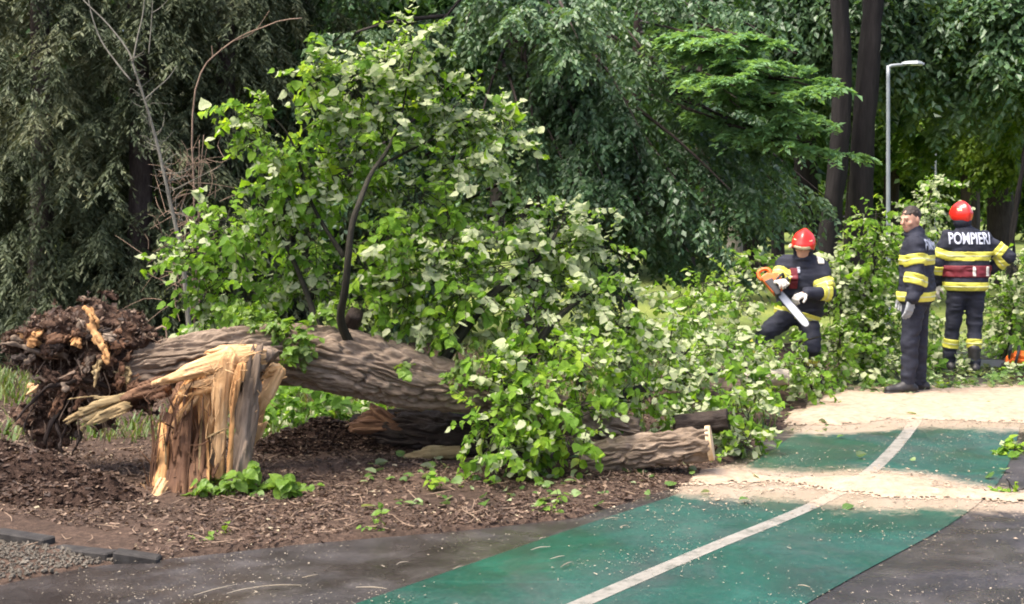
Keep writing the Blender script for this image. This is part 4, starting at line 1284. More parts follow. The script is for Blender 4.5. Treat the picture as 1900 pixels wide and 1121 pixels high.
rv, rq = nets(root_f, P(-40, 860, 8.6) - [0, 0.5, 0], P(320, 540, 8.6) + [0, 0.6, 0], 0.0125, 0.15)
link('root_plate', mesh_np('root_plate', rv, rq, M['rootsoil'], smooth=False), ft)
rng = np.random.default_rng(78)
pk = rv[rng.integers(0, len(rv), 5200)]
nn_ = unit(pk - P(150, 690, 8.7)) + rng.normal(0, 0.6, pk.shape)
v_, t_, a_ = scatter_arr(FLAKE, FLAKE_T, pk + unit(nn_) * 0.008, leaf_frames(rvec(len(pk), rng), nn_), np.c_[rng.gamma(2, 0.006, len(pk)) + 0.004, rng.gamma(2, 0.010, len(pk)) + 0.005, np.full(len(pk), 0.03)], rng.beta(1.5, 1.9, len(pk)))
stuff(link('crumbs', mesh_np('crumbs', v_, t_, M['dryleaf'], attrs={'tint': a_}), ft))
mb = MB()
pk = rv[rng.integers(0, len(rv), 150)]
for c_ in pk:
    d_ = unit(unit(c_ - P(180, 680, 8.75)) * 0.5 + rng.normal(0, 0.6, 3) - Zv * 0.25); L = rng.gamma(2, 0.035); r_ = rng.gamma(2, 0.0022) + 0.001
    w_ = rng.normal(0, 0.25, 3) * L
    add_tube(mb, [c_ - d_ * 0.02, c_ + d_ * L * 0.5 + w_, c_ + d_ * L - Zv * L * 0.3], [r_, r_ * 0.8, r_ * 0.35], 6, 5)
stuff(mb.build('broken_rootlets', M['dry_twig'], ft, attr='bark_co'))
rng = np.random.default_rng(77)
def root(pts, r0, r1, mat='bark_wet', n=16, ring=8, bark=0.004):
    p3 = catmull(np.array([P(*p) for p in pts]), 11)
    rr = np.linspace(r0, r1, 11) * 0.62
    p3[1:-1] += rng.normal(0, 1, (9, 3)) * rr[1:-1, None] * 0.55
    rr = rr * rng.uniform(0.7, 1.3, 11)
    return tube_obj('root', p3, rr, M[mat], ft, 44, 14, bark=r0 * 0.22, k=30, along=5, lump=0.8, seed=int(r0 * 9999))
root([(150, 618, 8.6), (95, 618, 8.5), (50, 622, 8.45), (20, 628, 8.42)], 0.075, 0.03, 'bark', 20, 12, 0.012)
root([(120, 660, 8.55), (70, 652, 8.45), (30, 640, 8.42), (2, 638, 8.4)], 0.045, 0.016, 'bark', 18, 10, 0.006)
root([(200, 720, 8.5), (150, 705, 8.4), (100, 715, 8.4), (60, 745, 8.4), (10, 800, 8.4)], 0.045, 0.008, n=22)
root([(120, 740, 8.5), (95, 790, 8.45), (86, 840, 8.45), (80, 895, 8.45)], 0.035, 0.008)
root([(100, 760, 8.5), (112, 820, 8.4), (116, 860, 8.4), (126, 892, 8.4)], 0.022, 0.006)
root([(130, 770, 8.5), (120, 800, 8.45), (104, 850, 8.45), (100, 880, 8.4)], 0.014, 0.004)
root([(80, 730, 8.5), (60, 760, 8.45), (46, 790, 8.45), (52, 830, 8.4)], 0.018, 0.005)
root([(150, 800, 8.5), (140, 830, 8.45), (128, 850, 8.45)], 0.03, 0.006)
root([(60, 700, 8.5), (95, 705, 8.42), (140, 690, 8.4)], 0.02, 0.02, 'dry_twig')
mb = MB()
for k in range(150):
    x, y = rng.normal(120, 55), rng.uniform(610, 800)
    a = P(x, y, 8.45 + rng.uniform(0, 0.2)); L = rng.gamma(2, 0.045)
    w = rng.normal(0, 0.3, 3) * L
    add_tube(mb, [a, a - Zv * L * 0.5 + w, a - Zv * L + w * 0.4 + rng.normal(0, 0.02, 3)], [0.004, 0.003, 0.0012], 5, 4)
stuff(mb.build('rootlets', M['dry_twig'], ft, attr='bark_co'))

ROOT_CHUNKS = []
rngc = np.random.default_rng(91)
for k in range(34):
    a_ = rngc.uniform(0, 6.28); rr_ = rngc.uniform(0.15, 1) ** 0.6
    cx_, cy_ = 150 + 115 * rr_ * np.cos(a_), 655 + 68 * rr_ * np.sin(a_)
    if (cx_ - 128) ** 2 + ((cy_ - 668) * 1.4) ** 2 < 34 ** 2: continue
    b_ = rngc.uniform(0, 3.14); L_ = rngc.uniform(10, 34)
    ROOT_CHUNKS.append(([(cx_ - np.cos(b_) * L_, cy_ - np.sin(b_) * L_ * 0.7, 8.47), (cx_, cy_, 8.40), (cx_ + np.cos(b_) * L_, cy_ + np.sin(b_) * L_ * 0.7, 8.46)], [rngc.uniform(14, 30), rngc.uniform(16, 34), 8], ['wood_rot', 'bark', 'wood_rot', 'bark_wet', 'rootsoil', 'wood_rot', 'wood_mid'][k % 7]))

def splinter(name, pts, ws, th, facing, mat, parent, seed=0, arc=0.0, jag=0.35, na=26, nb=9, rough=0.012, acr=7.0):
    """torn plank: pts px centre line with depth, ws px widths, jagged far end"""
    rng = np.random.default_rng(seed)
    Y = pts[0][2]
    C = catmull(np.c_[np.array([P(*p) for p in pts]), np.array(ws, float) * Y / F], na)
    c, w = C[:, :3], C[:, 3]
    t = unit(np.gradient(c, axis=0))
    f = unit(np.asarray(facing, float))
    sd = unit(np.cross(t, f)); nrm = np.cross(sd, t)
    u = np.linspace(-1, 1, nb)
    tipj = 1 - jag * rng.uniform(0, 1, nb) ** 1.5
    tipj[nb // 2] = 1
    ua = np.linspace(0, 1, na)
    out, gr = [], []
    length = np.sum(np.linalg.norm(np.diff(c, axis=0), axis=1))
    for side in (1, -1):
        for j in range(nb):
            a = ua * tipj[j]
            cc_ = np.stack([np.interp(a, ua, c[:, i]) for i in range(3)], -1)
            ww = np.interp(a, ua, w) / 2
            N = np.stack([np.interp(a, ua, nrm[:, i]) for i in range(3)], -1)
            S = np.stack([np.interp(a, ua, sd[:, i]) for i in range(3)], -1)
            g = np.stack([a * length + seed, np.full(na, u[j]) * ww, np.full(na, side * th)], -1)
            rid = (vnoise(np.stack([a * length * 3, np.full(na, u[j] * acr + seed * 3.1), np.full(na, side * 2.0)], -1), seed) - 0.5) * 2.4 * rough
            edge = np.sqrt(max(0, 1 - u[j] ** 2)) * 0.8 + 0.2
            taper = np.clip((1 - ua) * 6, 0.15, 1)
            off = side * th * 0.5 * edge * taper + rid + arc * ww * (1 - u[j] ** 2)
            q = cc_ + S * (ww * u[j] * (1 + 0.10 * rng.normal()))[:, None] + N * off[:, None]
            out.append(q); gr.append(g)
    V = np.concatenate(out); GR = np.concatenate(gr)
    Q = []
    nn = nb * na
    j = np.arange(nb - 1)[:, None] * na; i = np.arange(na - 1)[None]
    q = np.stack([j + i, j + na + i, j + na + i + 1, j + i + 1], -1).reshape(-1, 4)
    Q.append(q[:, ::-1]); Q.append(q + nn)
    i = np.arange(na - 1)
    Q.append(np.stack([i, i + 1, nn + i + 1, nn + i], -1)[:, ::-1])
    l = (nb - 1) * na
    Q.append(np.stack([l + i, l + i + 1, nn + l + i + 1, nn + l + i], -1))
    j = np.arange(nb - 1) * na
    Q.append(np.stack([j, j + na, nn + j + na, nn + j], -1))
    e = j + na - 1
    Q.append(np.stack([e, e + na, nn + e + na, nn + e], -1)[:, ::-1])
    return link(name, mesh_np(name, V, np.concatenate(Q), M[mat], smooth=True, attrs={'grain': GR, 'bark_co': GR * np.array([3.0, 40, 40])}), parent)

def largest(v, q):
    """the biggest connected piece of a mesh"""
    lab = np.arange(len(v))
    e0 = q.ravel(); e1 = np.roll(q, -1, 1).ravel()
    while True:
        m_ = np.minimum(lab[e0], lab[e1])
        new = lab.copy()
        np.minimum.at(new, e0, m_); np.minimum.at(new, e1, m_)
        new = new[new]
        if np.array_equal(new, lab): break
        lab = new
    best = np.bincount(lab).argmax()
    keep_ = lab == best
    ix = np.cumsum(keep_) - 1
    return v[keep_], ix[q[keep_[q[:, 0]]]]

def chunk(name, pts, rads, mat, parent, seed, co=0.03, fi=0.012, flat=1.0, res=0.008, fa=(16.0, 2.2), ff=(48.0, 4.0), ex=0.0):
    """ragged piece of torn wood: px centre line, px radii; long fibres make the ends splinter"""
    p3 = [P(*p) for p in pts]
    rr = [r * pts[0][2] / F for r in rads]
    ax = unit(p3[-1] - p3[0])
    h = np.array([0, 1.0, 0]) if abs(ax[1]) < 0.8 else np.array([1.0, 0, 0])
    e1 = unit(np.cross(ax, h)); e2 = np.cross(ax, e1)
    o0 = p3[0]
    fl = np.array([1, flat, 1.0])
    def loc(p):
        q = p - o0
        return q @ ax, q @ e1, q @ e2
    def f(p):
        d = None
        q = o0 + (p - o0) * fl
        for i in range(len(p3) - 1):
            e = seg_d(q, o0 + (p3[i] - o0) * fl, o0 + (p3[i + 1] - o0) * fl, rr[i], rr[i + 1])
            d = e if d is None else np.minimum(d, e)
        d = d / max(flat, 1.0) ** 0.5
        s_, a_, b_ = loc(p)
        c_ = np.stack([a_ * fa[0], b_ * fa[0], s_ * fa[1]], -1)
        g_ = np.stack([a_ * ff[0], b_ * ff[0], s_ * ff[1]], -1)
        return d + co * (1 - 2 * vnoise(c_ + seed, seed)) + fi * (1 - 2 * np.abs(2 * vnoise(g_ + seed, seed + 1) - 1)) + ex
    pp = np.array(p3); R = max(rr) + co + fi + 0.03
    v, q = largest(*nets(f, pp.min(0) - R, pp.max(0) + R, res, co + fi + 0.02))
    s_, a_, b_ = loc(v)
    g = np.stack([s_ + seed, a_, b_], -1)
    return link(name, mesh_np(name, v, q, M[mat], smooth=False, attrs={'grain': g, 'bark_co': np.stack([a_ * 26, b_ * 26, s_ * 3], -1)}), parent)

FC = (0, -1, 0.15)
for k, (pts, ws, mt) in enumerate([
    ([(225, 745, 8.42), (180, 765, 8.38), (128, 790, 8.35)], [46, 60, 30], 'wood_yellow'), ([(230, 760, 8.36), (190, 775, 8.33), (140, 800, 8.32)], [30, 34, 12], 'wood_yellow'),
    ([(240, 735, 8.40), (190, 745, 8.36), (132, 752, 8.34)], [30, 34, 16], 'wood_yellow'), ([(150, 615, 8.42), (142, 632, 8.38), (134, 632, 8.36)], [30, 28, 12], 'wood_mid'),
    ([(170, 605, 8.42), (186, 640, 8.38), (205, 668, 8.36)], [26, 30, 12], 'wood_mid'), ([(185, 672, 8.42), (178, 690, 8.38), (176, 706, 8.36)], [26, 24, 10], 'wood_yellow'),
    ([(102, 695, 8.45), (75, 712, 8.40), (50, 732, 8.38)], [16, 14, 6], 'wood_fresh'), ([(230, 690, 8.46), (240, 700, 8.42), (225, 710, 8.4)], [30, 26, 16], 'wood_yellow'),
    ([(165, 675, 8.44), (140, 690, 8.4), (110, 688, 8.38)], [18, 16, 6], 'wood_rot'), ([(260, 700, 8.44), (235, 728, 8.4), (210, 735, 8.38)], [28, 26, 10], 'wood_rot'), ([(215, 640, 8.42), (228, 655, 8.40), (236, 672, 8.4)], [20, 22, 10], 'wood_rot'),
    ([(120, 720, 8.45), (105, 745, 8.42), (92, 770, 8.4)], [26, 24, 8], 'wood_rot'), ([(150, 735, 8.45), (135, 765, 8.42), (128, 800, 8.4)], [22, 20, 6], 'wood_rot')] + ROOT_CHUNKS):
    chunk('root_splinter', pts, np.array(ws) * (0.27 if k < 3 else 0.25), mt, ft, 300 + k, 0.030 if k < 3 else 0.036, 0.012 if k < 3 else 0.022, 1.4, fa=(20.0, 3.0) if k < 3 else (26.0, 13.0), ff=(50.0, 5.0) if k < 3 else (60.0, 26.0), res=0.007)

# ------------------------------------------------------------------ splintered stump under the trunk
su = thing('splintered_stump', 'splintered stump of pale torn wood propping up the fallen trunk', 'stump', (P(390, 890, 8.35)[0], 8.35, 0))
for k, (pts, rad, mt, co, fi) in enumerate([
    ([(314, 975, 7.96), (328, 850, 8.24), (350, 725, 8.45)], [36, 34, 34], 'wood_rot', 0.05, 0.020),
    ([(372, 955, 8.1), (376, 830, 8.34), (392, 715, 8.5)], [30, 30, 38], 'wood_mid', 0.05, 0.020),
    ([(294, 965, 7.9), (300, 880, 8.08), (300, 790, 8.24)], [17, 13, 9], 'wood_mid', 0.025, 0.012),
    ([(338, 965, 7.94), (338, 870, 8.08), (345, 770, 8.2)], [15, 14, 10], 'wood_rot', 0.03, 0.014),
    ([(364, 950, 7.98), (366, 860, 8.1), (360, 800, 8.2)], [12, 12, 6], 'wood_rot', 0.03, 0.014),
    ([(272, 946, 7.85), (300, 938, 7.84), (335, 936, 7.86)], [11, 13, 8], 'wood_mid', 0.03, 0.012),
    ([(262, 956, 7.82), (288, 930, 7.86), (303, 895, 7.96)], [8, 11, 7], 'wood_fresh', 0.025, 0.010),
    ([(330, 800, 8.2), (345, 740, 8.22), (360, 705, 8.25)], [14, 16, 12], 'wood_mid', 0.03, 0.012),
    ([(385, 800, 8.18), (384, 745, 8.18), (390, 700, 8.2)], [12, 18, 16], 'wood_mid', 0.028, 0.012),
    ([(318, 800, 8.16), (335, 770, 8.16), (372, 735, 8.18)], [6, 9, 6], 'wood_fresh', 0.018, 0.008),
    # pale torn face beside the bark
    ([(406, 900, 8.15), (406, 800, 8.13), (410, 720, 8.13), (424, 670, 8.16)], [7, 11, 19, 26], 'wood_fresh', 0.022, 0.009),
    ([(424, 880, 8.08), (428, 800, 8.07), (436, 735, 8.08), (450, 680, 8.1)], [3, 5, 8, 12], 'wood_mid', 0.014, 0.008),
    ([(396, 790, 8.17), (396, 735, 8.16), (402, 690, 8.17)], [5, 10, 16], 'wood_fresh', 0.016, 0.008),
    # long splinters torn out to the left
    ([(478, 660, 8.25), (420, 668, 8.16), (352, 688, 8.1), (282, 713, 8.07)], [20, 21, 15, 5], 'wood_fresh', 0.024, 0.009),
    ([(470, 648, 8.28), (410, 652, 8.22), (362, 660, 8.2)], [13, 12, 5], 'wood_fresh', 0.020, 0.008),
    ([(440, 694, 8.16), (392, 704, 8.11), (334, 724, 8.08)], [13, 10, 3], 'wood_fresh', 0.020, 0.008),
    ([(410, 716, 8.15), (372, 728, 8.1), (330, 738, 8.08)], [8, 6, 2], 'wood_mid', 0.018, 0.008),
    ([(372, 690, 8.22), (344, 728, 8.16), (318, 766, 8.13)], [14, 11, 3], 'wood_mid', 0.022, 0.010),
    ([(300, 720, 8.3), (262, 730, 8.3), (226, 742, 8.32)], [20, 16, 6], 'wood_rot', 0.035, 0.014),
    # curl on the right side
    ([(512, 688, 8.32), (494, 730, 8.32), (470, 775, 8.34)], [14, 14, 6], 'wood_fresh', 0.014, 0.007),
    ([(456, 880, 8.35), (463, 825, 8.35), (480, 800, 8.32), (494, 784, 8.28)], [5, 11, 12, 5], 'wood_fresh', 0.014, 0.007),
    ([(500, 705, 8.4), (482, 745, 8.4), (472, 800, 8.4)], [13, 17, 14], 'wood_mid', 0.02, 0.01),
    ([(522, 690, 8.34), (500, 692, 8.28), (484, 704, 8.26)], [14, 13, 6], 'wood_mid', 0.02, 0.01)]):
    chunk('rotten_core' if mt == 'wood_rot' else 'splinter', pts, rad, mt, su, 420 + k, co, fi, 1.2 if mt != 'wood_rot' else 1.0, res=0.0075 if mt != 'wood_rot' else 0.010)
# bark side
chunk('bark_slab', [(438, 925, 8.14), (446, 830, 8.15), (459, 740, 8.18), (478, 652, 8.22)], [26, 22, 20, 15], 'bark', su, 401, 0.020, 0.026, 1.0, fa=(24.0, 4.0), ff=(34.0, 6.0), res=0.0065)
chunk('bark_slab', [(394, 915, 8.2), (397, 830, 8.2), (400, 770, 8.2), (402, 742, 8.2)], [11, 9, 6, 2], 'bark', su, 402, 0.012, 0.014, 1.0, ff=(34.0, 3.0))
chunk('bark_slab', [(480, 672, 8.3), (492, 660, 8.26), (506, 652, 8.3)], [13, 15, 12], 'bark', su, 403, 0.012, 0.014, 1.0)
rng = np.random.default_rng(13)
for k in range(46):
    x = rng.uniform(276, 396); y0 = 950 - (x - 290) * 0.4 + rng.normal(0, 9); top = rng.uniform(700, 880)
    lean = rng.normal(0, 26)
    mt = ['wood_rot', 'wood_mid', 'wood_rot', 'wood_yellow', 'wood_rot'][k % 5]
    Yk = 8.06 + rng.uniform(0, 0.12)
    w0 = rng.uniform(3, 8)
    y1 = y0 if k % 2 else min(y0, top + rng.uniform(40, 110))
    splinter('splinter', [(x, y1, Yk - 0.13 * min(1, max(0, (y1 - 830) / 110))), (x + lean * 0.3 + rng.normal(0, 4), (y1 + top) / 2, Yk), (x + lean, top, Yk - 0.03)], [w0, w0 * 0.8, 1.0], 0.006, FC, mt, su, 500 + k, jag=0.6, na=12, nb=5, rough=0.005)

# fine torn fibres standing out of the break
for nm_, mt_, spots in (('pale_fibres', 'wood_fresh', [(470, 655, 300, 705, 26, 8.06), (400, 680, 400, 860, 22, 8.02), (440, 690, 330, 730, 18, 8.03), (500, 690, 470, 780, 14, 8.2), (285, 900, 300, 950, 14, 7.97)]),
                        ('brown_fibres', 'wood_rot', [(285, 720, 300, 930, 30, 8.0), (330, 730, 330, 930, 36, 8.02), (370, 720, 370, 910, 34, 8.04)])):
    mb = MB()
    for (x0, y0, x1, y1, n_, Y_) in spots:
        for k in range(n_):
            u_ = rng.uniform(0, 1)
            a_ = P(x0 + (x1 - x0) * u_ + rng.normal(0, 9), y0 + (y1 - y0) * u_ + rng.normal(0, 6), Y_ + rng.normal(0, 0.03))
            ax_ = unit(P(x1, y1, Y_) - P(x0, y0, Y_))
            d_ = unit(ax_ * rng.choice([-1, 1]) + rng.normal(0, 0.35, 3)); L_ = rng.gamma(2, 0.03) + 0.02
            r_ = rng.uniform(0.0012, 0.0035)
            add_tube(mb, [a_ - d_ * L_ * 0.4, a_ + rng.normal(0, 0.006, 3), a_ + d_ * L_ * 0.6 + rng.normal(0, 0.012, 3)], [r_, r_, r_ * 0.25], 6, 4)
    fs_ = mb.build(nm_, M[mt_], su, attr='grain')
    stuff(fs_)

# ------------------------------------------------------------------ logs
def log(name, label, pts, rad, mat, cut_mat=None, seed=0, bark=0.014, n=150, ring=180, lump=0.12):
    b = P(*pts[0])
    t = thing(name, label, 'log', (b[0], b[1], 0))
    p3 = [P(*p) for p in pts]
    tube_obj('bark', p3, rad, M[mat], t, n, ring, bark=bark, seed=seed, k=28, along=7.0, lump=lump)
    if cut_mat:
        c = catmull(np.c_[np.array(p3), rad], 60)
        d = unit(c[-1, :3] - c[-2, :3])
        v, q, tr, co = tube([c[-1, :3] - d * 0.02, c[-1, :3] + d * 0.012], [c[-1, 3] * 0.94, c[-1, 3] * 0.93], 3, 60)
        link('cut_face', mesh_np('cut_face', v, [q, tr], cut_mat, smooth=False, attrs={'bark_co': co}), t)
    return t
def cut_wood():
    m, nt, out = mat_base('sawn_wood_face')
    v = coords(nt, 'bark_co')
    w = nd(nt, 'ShaderNodeTexWave', wave_type='RINGS', rings_direction='Z')
    w.inputs['Scale'].default_value = 2.2; w.inputs['Distortion'].default_value = 1.5
    nt.links.new(v, w.inputs['Vector'])
    c = ramp(nt, [(0.2, (0.46, 0.33, 0.19)), (0.8, (0.68, 0.54, 0.36))], w.outputs[0])
    principled(nt, out, c, 0.8, 0.2)
    return m
M['cutwood'] = cut_wood()
log('sawn_log', 'sawn log with furrowed brown bark and a pale cut face beside the green path', [(1080, 856, 8.80), (1150, 842, 8.75), (1230, 832, 8.69), (1318, 822, 8.63)], [0.085, 0.118, 0.118, 0.119], 'bark', M['cutwood'], 8, bark=0.034)
o = log('dark_log', 'old dark wet log lying on the soil under the fallen trunk', [(655, 800, 9.55), (720, 800, 9.5), (800, 806, 9.45), (880, 812, 9.4), (960, 818, 9.4)], [0.12, 0.16, 0.17, 0.16, 0.15], 'bark_wet', None, 12, bark=0.03)
chunk('split_wood', [(850, 840, 9.22), (800, 842, 9.2), (755, 850, 9.2)], [12, 13, 7], 'wood_yellow', o, 610, 0.015, 0.008)
chunk('broken_end', [(740, 800, 9.45), (690, 785, 9.45), (650, 800, 9.45)], [24, 22, 12], 'wood_rot', o, 612, 0.04, 0.016)
chunk('broken_end', [(730, 785, 9.4), (705, 765, 9.42), (690, 752, 9.45)], [12, 12, 5], 'wood_rot', o, 613, 0.03, 0.012)
chunk('broken_end', [(640, 830, 9.5), (580, 832, 9.5), (530, 838, 9.5)], [14, 13, 6], 'bark_wet', o, 614, 0.03, 0.012)
log('log_in_leaves', 'pale barked log half buried in pale leaves behind the sawn log', [(1225, 722, 10.6), (1300, 724, 10.5), (1372, 722, 10.5)], [0.085, 0.095, 0.09], 'bark', None, 15, bark=0.012, n=60, ring=40)
log('short_log', 'short dark log end showing just right of the sawn log cut', [(1250, 790, 9.3), (1300, 786, 9.3), (1352, 780, 9.25)], [0.07, 0.085, 0.085], 'bark_wet', None, 16, bark=0.012, n=50, ring=40)
log('far_log', 'pale sandy log lying in leaves beside the sawdust edge', [(1380, 700, 11.6), (1420, 700, 11.5), (1462, 700, 11.5)], [0.07, 0.075, 0.07], 'bark_pale', None, 17, bark=0.01, n=40, ring=30)

# ------------------------------------------------------------------ fresh dark earth thrown up by the roots
M['earth'] = mat_noise('fresh_dark_earth', [(0.3, (0.018, 0.011, 0.008)), (0.55, (0.042, 0.026, 0.019)), (0.8, (0.085, 0.055, 0.04))], 12, 9, 0.95, 0.1, bstr=1.0, bdist=0.02, bscale=50)
def earth(label, blobs, seed):
    cs_ = np.array([G(x, y) for x, y, _, _, _ in blobs])
    t = thing('soil_mound', label, 'soil mound', (cs_[0][0], cs_[0][1], 0))
    lo_, hi_ = cs_.min(0) - 0.6, cs_.max(0) + 0.6
    gx_, gy_ = np.arange(lo_[0], hi_[0], 0.02), np.arange(lo_[1], hi_[1], 0.02)
    X_, Y_ = np.meshgrid(gx_, gy_)
    pp_ = np.stack([X_, Y_, 0 * X_], -1)
    H_ = np.full(X_.shape, -0.05)
    for (c_, (x, y, rx, ry, h)) in zip(cs_, blobs):
        H_ = np.maximum(H_, (h + 0.05) * np.exp(-((X_ - c_[0]) / rx) ** 2 - ((Y_ - c_[1]) / ry) ** 2) - 0.05)
    H_ = H_ * (0.6 + 0.8 * fbm(pp_ * 5, 4, seed)) + (H_ > -0.03) * 0.05 * (fbm(pp_ * 14, 4, seed + 1) - 0.5) + soil_h(X_, Y_)
    v_ = np.stack([X_, Y_, H_], -1).reshape(-1, 3)
    ok_ = (H_ - soil_h(X_, Y_)) > -0.012
    n_ = len(gx_)
    ii_, jj_ = np.nonzero(ok_[:-1, :-1] & ok_[1:, :-1] & ok_[:-1, 1:] & ok_[1:, 1:])
    id_ = ii_ * n_ + jj_
    q_ = np.stack([id_, id_ + 1, id_ + n_ + 1, id_ + n_], -1)
    v_, q_ = largest(v_, q_)
    link('earth', mesh_np('earth', v_, q_, M['earth'], smooth=True), t)
    rg_ = np.random.default_rng(seed)
    pk_ = v_[rg_.integers(0, len(v_), 500)] + rg_.normal(0, 0.01, (500, 3)) * np.array([1, 1, 0.2])
    tv_ = unit(np.array([[1, 0, 0], [-1, 0, 0], [0, 1, 0], [0, -1, 0], [0, 0, 1], [0, 0, -1]], float)) * 0.5
    cv_, ct_, ca_ = scatter_arr(tv_, np.array([[0, 2, 4], [2, 1, 4], [1, 3, 4], [3, 0, 4], [2, 0, 5], [1, 2, 5], [3, 1, 5], [0, 3, 5]]), pk_, leaf_frames(rvec(500, rg_), rvec(500, rg_)), rg_.gamma(2, 0.008, (500, 1)) * rg_.uniform(0.6, 1.4, (500, 3)) + 0.004, np.zeros(500))
    stuff(link('clods', mesh_np('clods', cv_, ct_, M['earth']), t))
    m_ = 1500
    pk_ = v_[rg_.integers(0, len(v_), m_)] + np.array([0, 0, 0.008])
    fv_, ft_, fa_ = scatter_arr(FLAKE, FLAKE_T, pk_, leaf_frames(rvec(m_, rg_) * np.array([1, 1, 0.2]), Zv + rg_.normal(0, 0.35, (m_, 3))), np.c_[rg_.uniform(0.006, 0.03, m_), rg_.gamma(2.5, 0.009, m_) + 0.006, np.full(m_, 0.03)], rg_.beta(1.5, 2.4, m_))
    stuff(link('litter', mesh_np('litter', fv_, ft_, M['dryleaf'], attrs={'tint': fa_}), t))
earth('mound of dark fresh earth below the root plate at the left edge', [(40, 925, 0.45, 0.2, 0.09), (120, 940, 0.35, 0.16, 0.07), (190, 938, 0.24, 0.12, 0.07), (-60, 915, 0.5, 0.22, 0.12)], 141)
earth('low dark earth ridge under the fallen trunk beside the dark log', [(560, 850, 0.35, 0.14, 0.07), (640, 845, 0.4, 0.16, 0.08), (700, 862, 0.35, 0.14, 0.05), (780, 868, 0.4, 0.14, 0.06), (500, 870, 0.25, 0.12, 0.06)], 151)

# ------------------------------------------------------------------ low plants
def low_plant(name, label, spec, n, size, mat, meshes, seed, n_single=None, twl=0.12, tint=0.6):
    rng = np.random.default_rng(seed)
    cx, cy, rx, ry, Y, rY = spec[0]
    b = P(cx, cy, Y)
    t = thing(name, label, 'plant', (b[0], b[1], 0))
    tw, ps = [], []
    for (cx, cy, rx, ry, Y, rY) in spec:
        s = Y / F
        ps.append(clump(P(cx, cy, Y), np.array([rx * s, rY, ry * s]), n, 0.05, size, rng, tint, droop=0.1, tw=tw, twl=twl, per=5))
    a = cat5(ps)
    nr = unit(a[2] * 0.5 + Zv * np.sign(a[2][:, 2:3] + 1e-6) + np.array([0, -0.35, 0]))
    a = (a[0], a[1], np.where(nr[:, 2:3] < 0, -nr, nr), a[3], a[4])
    place_leaves(t, a, len(a[0]) if n_single is None else n_single, mat, meshes)
    twig_obj(t, tw, 0.002)
low_plant('low_plant', 'low bright green leafy plant growing at the foot of the splintered stump', [(400, 912, 40, 22, 8.0, .12), (450, 905, 40, 20, 8.0, .12), (500, 908, 35, 14, 8.0, .1), (540, 912, 25, 10, 8.0, .08), (380, 905, 25, 18, 8.02, .1)], 42, 0.062, 'sprout', SPROUTM, 61, 220)
low_plant('pale_weed', 'flat yellowish weed in the litter near the road edge', [(370, 1008, 34, 8, 6.95, .08), (400, 1000, 22, 8, 7.0, .06), (345, 1004, 20, 6, 7.0, .05)], 34, 0.032, 'sprout', SPROUTM, 62, 40, 0.08, 0.8)
low_plant('weed', 'small green weed with two pale leaves in the middle of the litter', [(795, 905, 12, 10, 8.1, .04)], 20, 0.04, 'linden', LEAFM, 63, None, 0.08, 0.7)
low_plant('grassy_weed', 'grassy green weeds under the hanging leaves by the sawn log', [(1000, 885, 40, 16, 8.55, .1), (975, 895, 25, 12, 8.5, .08)], 60, 0.04, 'sprout', SPROUTM, 64, 40, 0.12, 0.4)
low_plant('corner_weed', 'tiny yellow-green sprig at the edge of litter and road', [(706, 975, 10, 10, 7.1, .03)], 20, 0.03, 'sprout', SPROUTM, 65, None, 0.08, 0.7)
low_plant('kerb_weed', 'small sprigs in the litter just before the sawn log', [(1035, 935, 18, 8, 7.7, .05), (1020, 950, 10, 5, 7.55, .04)], 20, 0.03, 'sprout', SPROUTM, 66, None, 0.08, 0.7)

# grass and ground cover behind and under the trunk
n = 26000
x = RNG.uniform(-6.5, 2.2, n); y = RNG.uniform(9.9, 17.5, n)
dn = fbm(np.stack([x * 0.9, y * 0.9, 0 * x], -1), 3, 131)
keep = (RNG.uniform(0, 1, n) < np.clip((dn - 0.36) * 4, 0.02, 1)) & (x < x_left(y) - 0.1)
x, y = x[keep], y[keep]
n = len(x)
a = RNG.uniform(0, 6.28, n)
d = np.c_[np.cos(a) * 0.5, np.sin(a) * 0.5, np.ones(n)]
nr = np.c_[np.cos(a), np.sin(a), np.full(n, 0.2)]
L = RNG.uniform(0.05, 0.19, n)
tag(scatter('grass', BLADE, BLADE_T, np.c_[x, y, soil_h(x, y)], d, nr, np.c_[L * RNG.uniform(1.2, 2.6, n), L, L], RNG.uniform(0, 1, n), M['grass']), 'grass growing under and behind the fallen trunk', 'grass')
rng = np.random.default_rng(67)
ps = []
for (cx, cy, rx, ry, Y, rY, n) in [(560, 760, 90, 28, 10.6, .4, 420), (520, 790, 50, 18, 10.4, .3, 200), (640, 752, 60, 18, 10.6, .3, 220), (510, 720, 40, 25, 11.5, .4, 160), (820, 745, 90, 14, 10.6, .3, 220), (440, 600, 120, 40, 12.4, .5, 500), (700, 690, 120, 30, 12.2, .5, 300)]:
    s = Y / F
    ps.append(clump(P(cx, cy, Y), np.array([rx * s, rY, ry * s]), n, 0.15, 0.06, rng, 0.35, twl=0.2))
a = cat5(ps)
g = thing('undergrowth', 'green undergrowth seen below the fallen trunk right of the stump', 'undergrowth', (P(560, 760, 10.6)[0], 10.6, 0))
place_leaves(g, a, 150, 'linden', LEAFM)

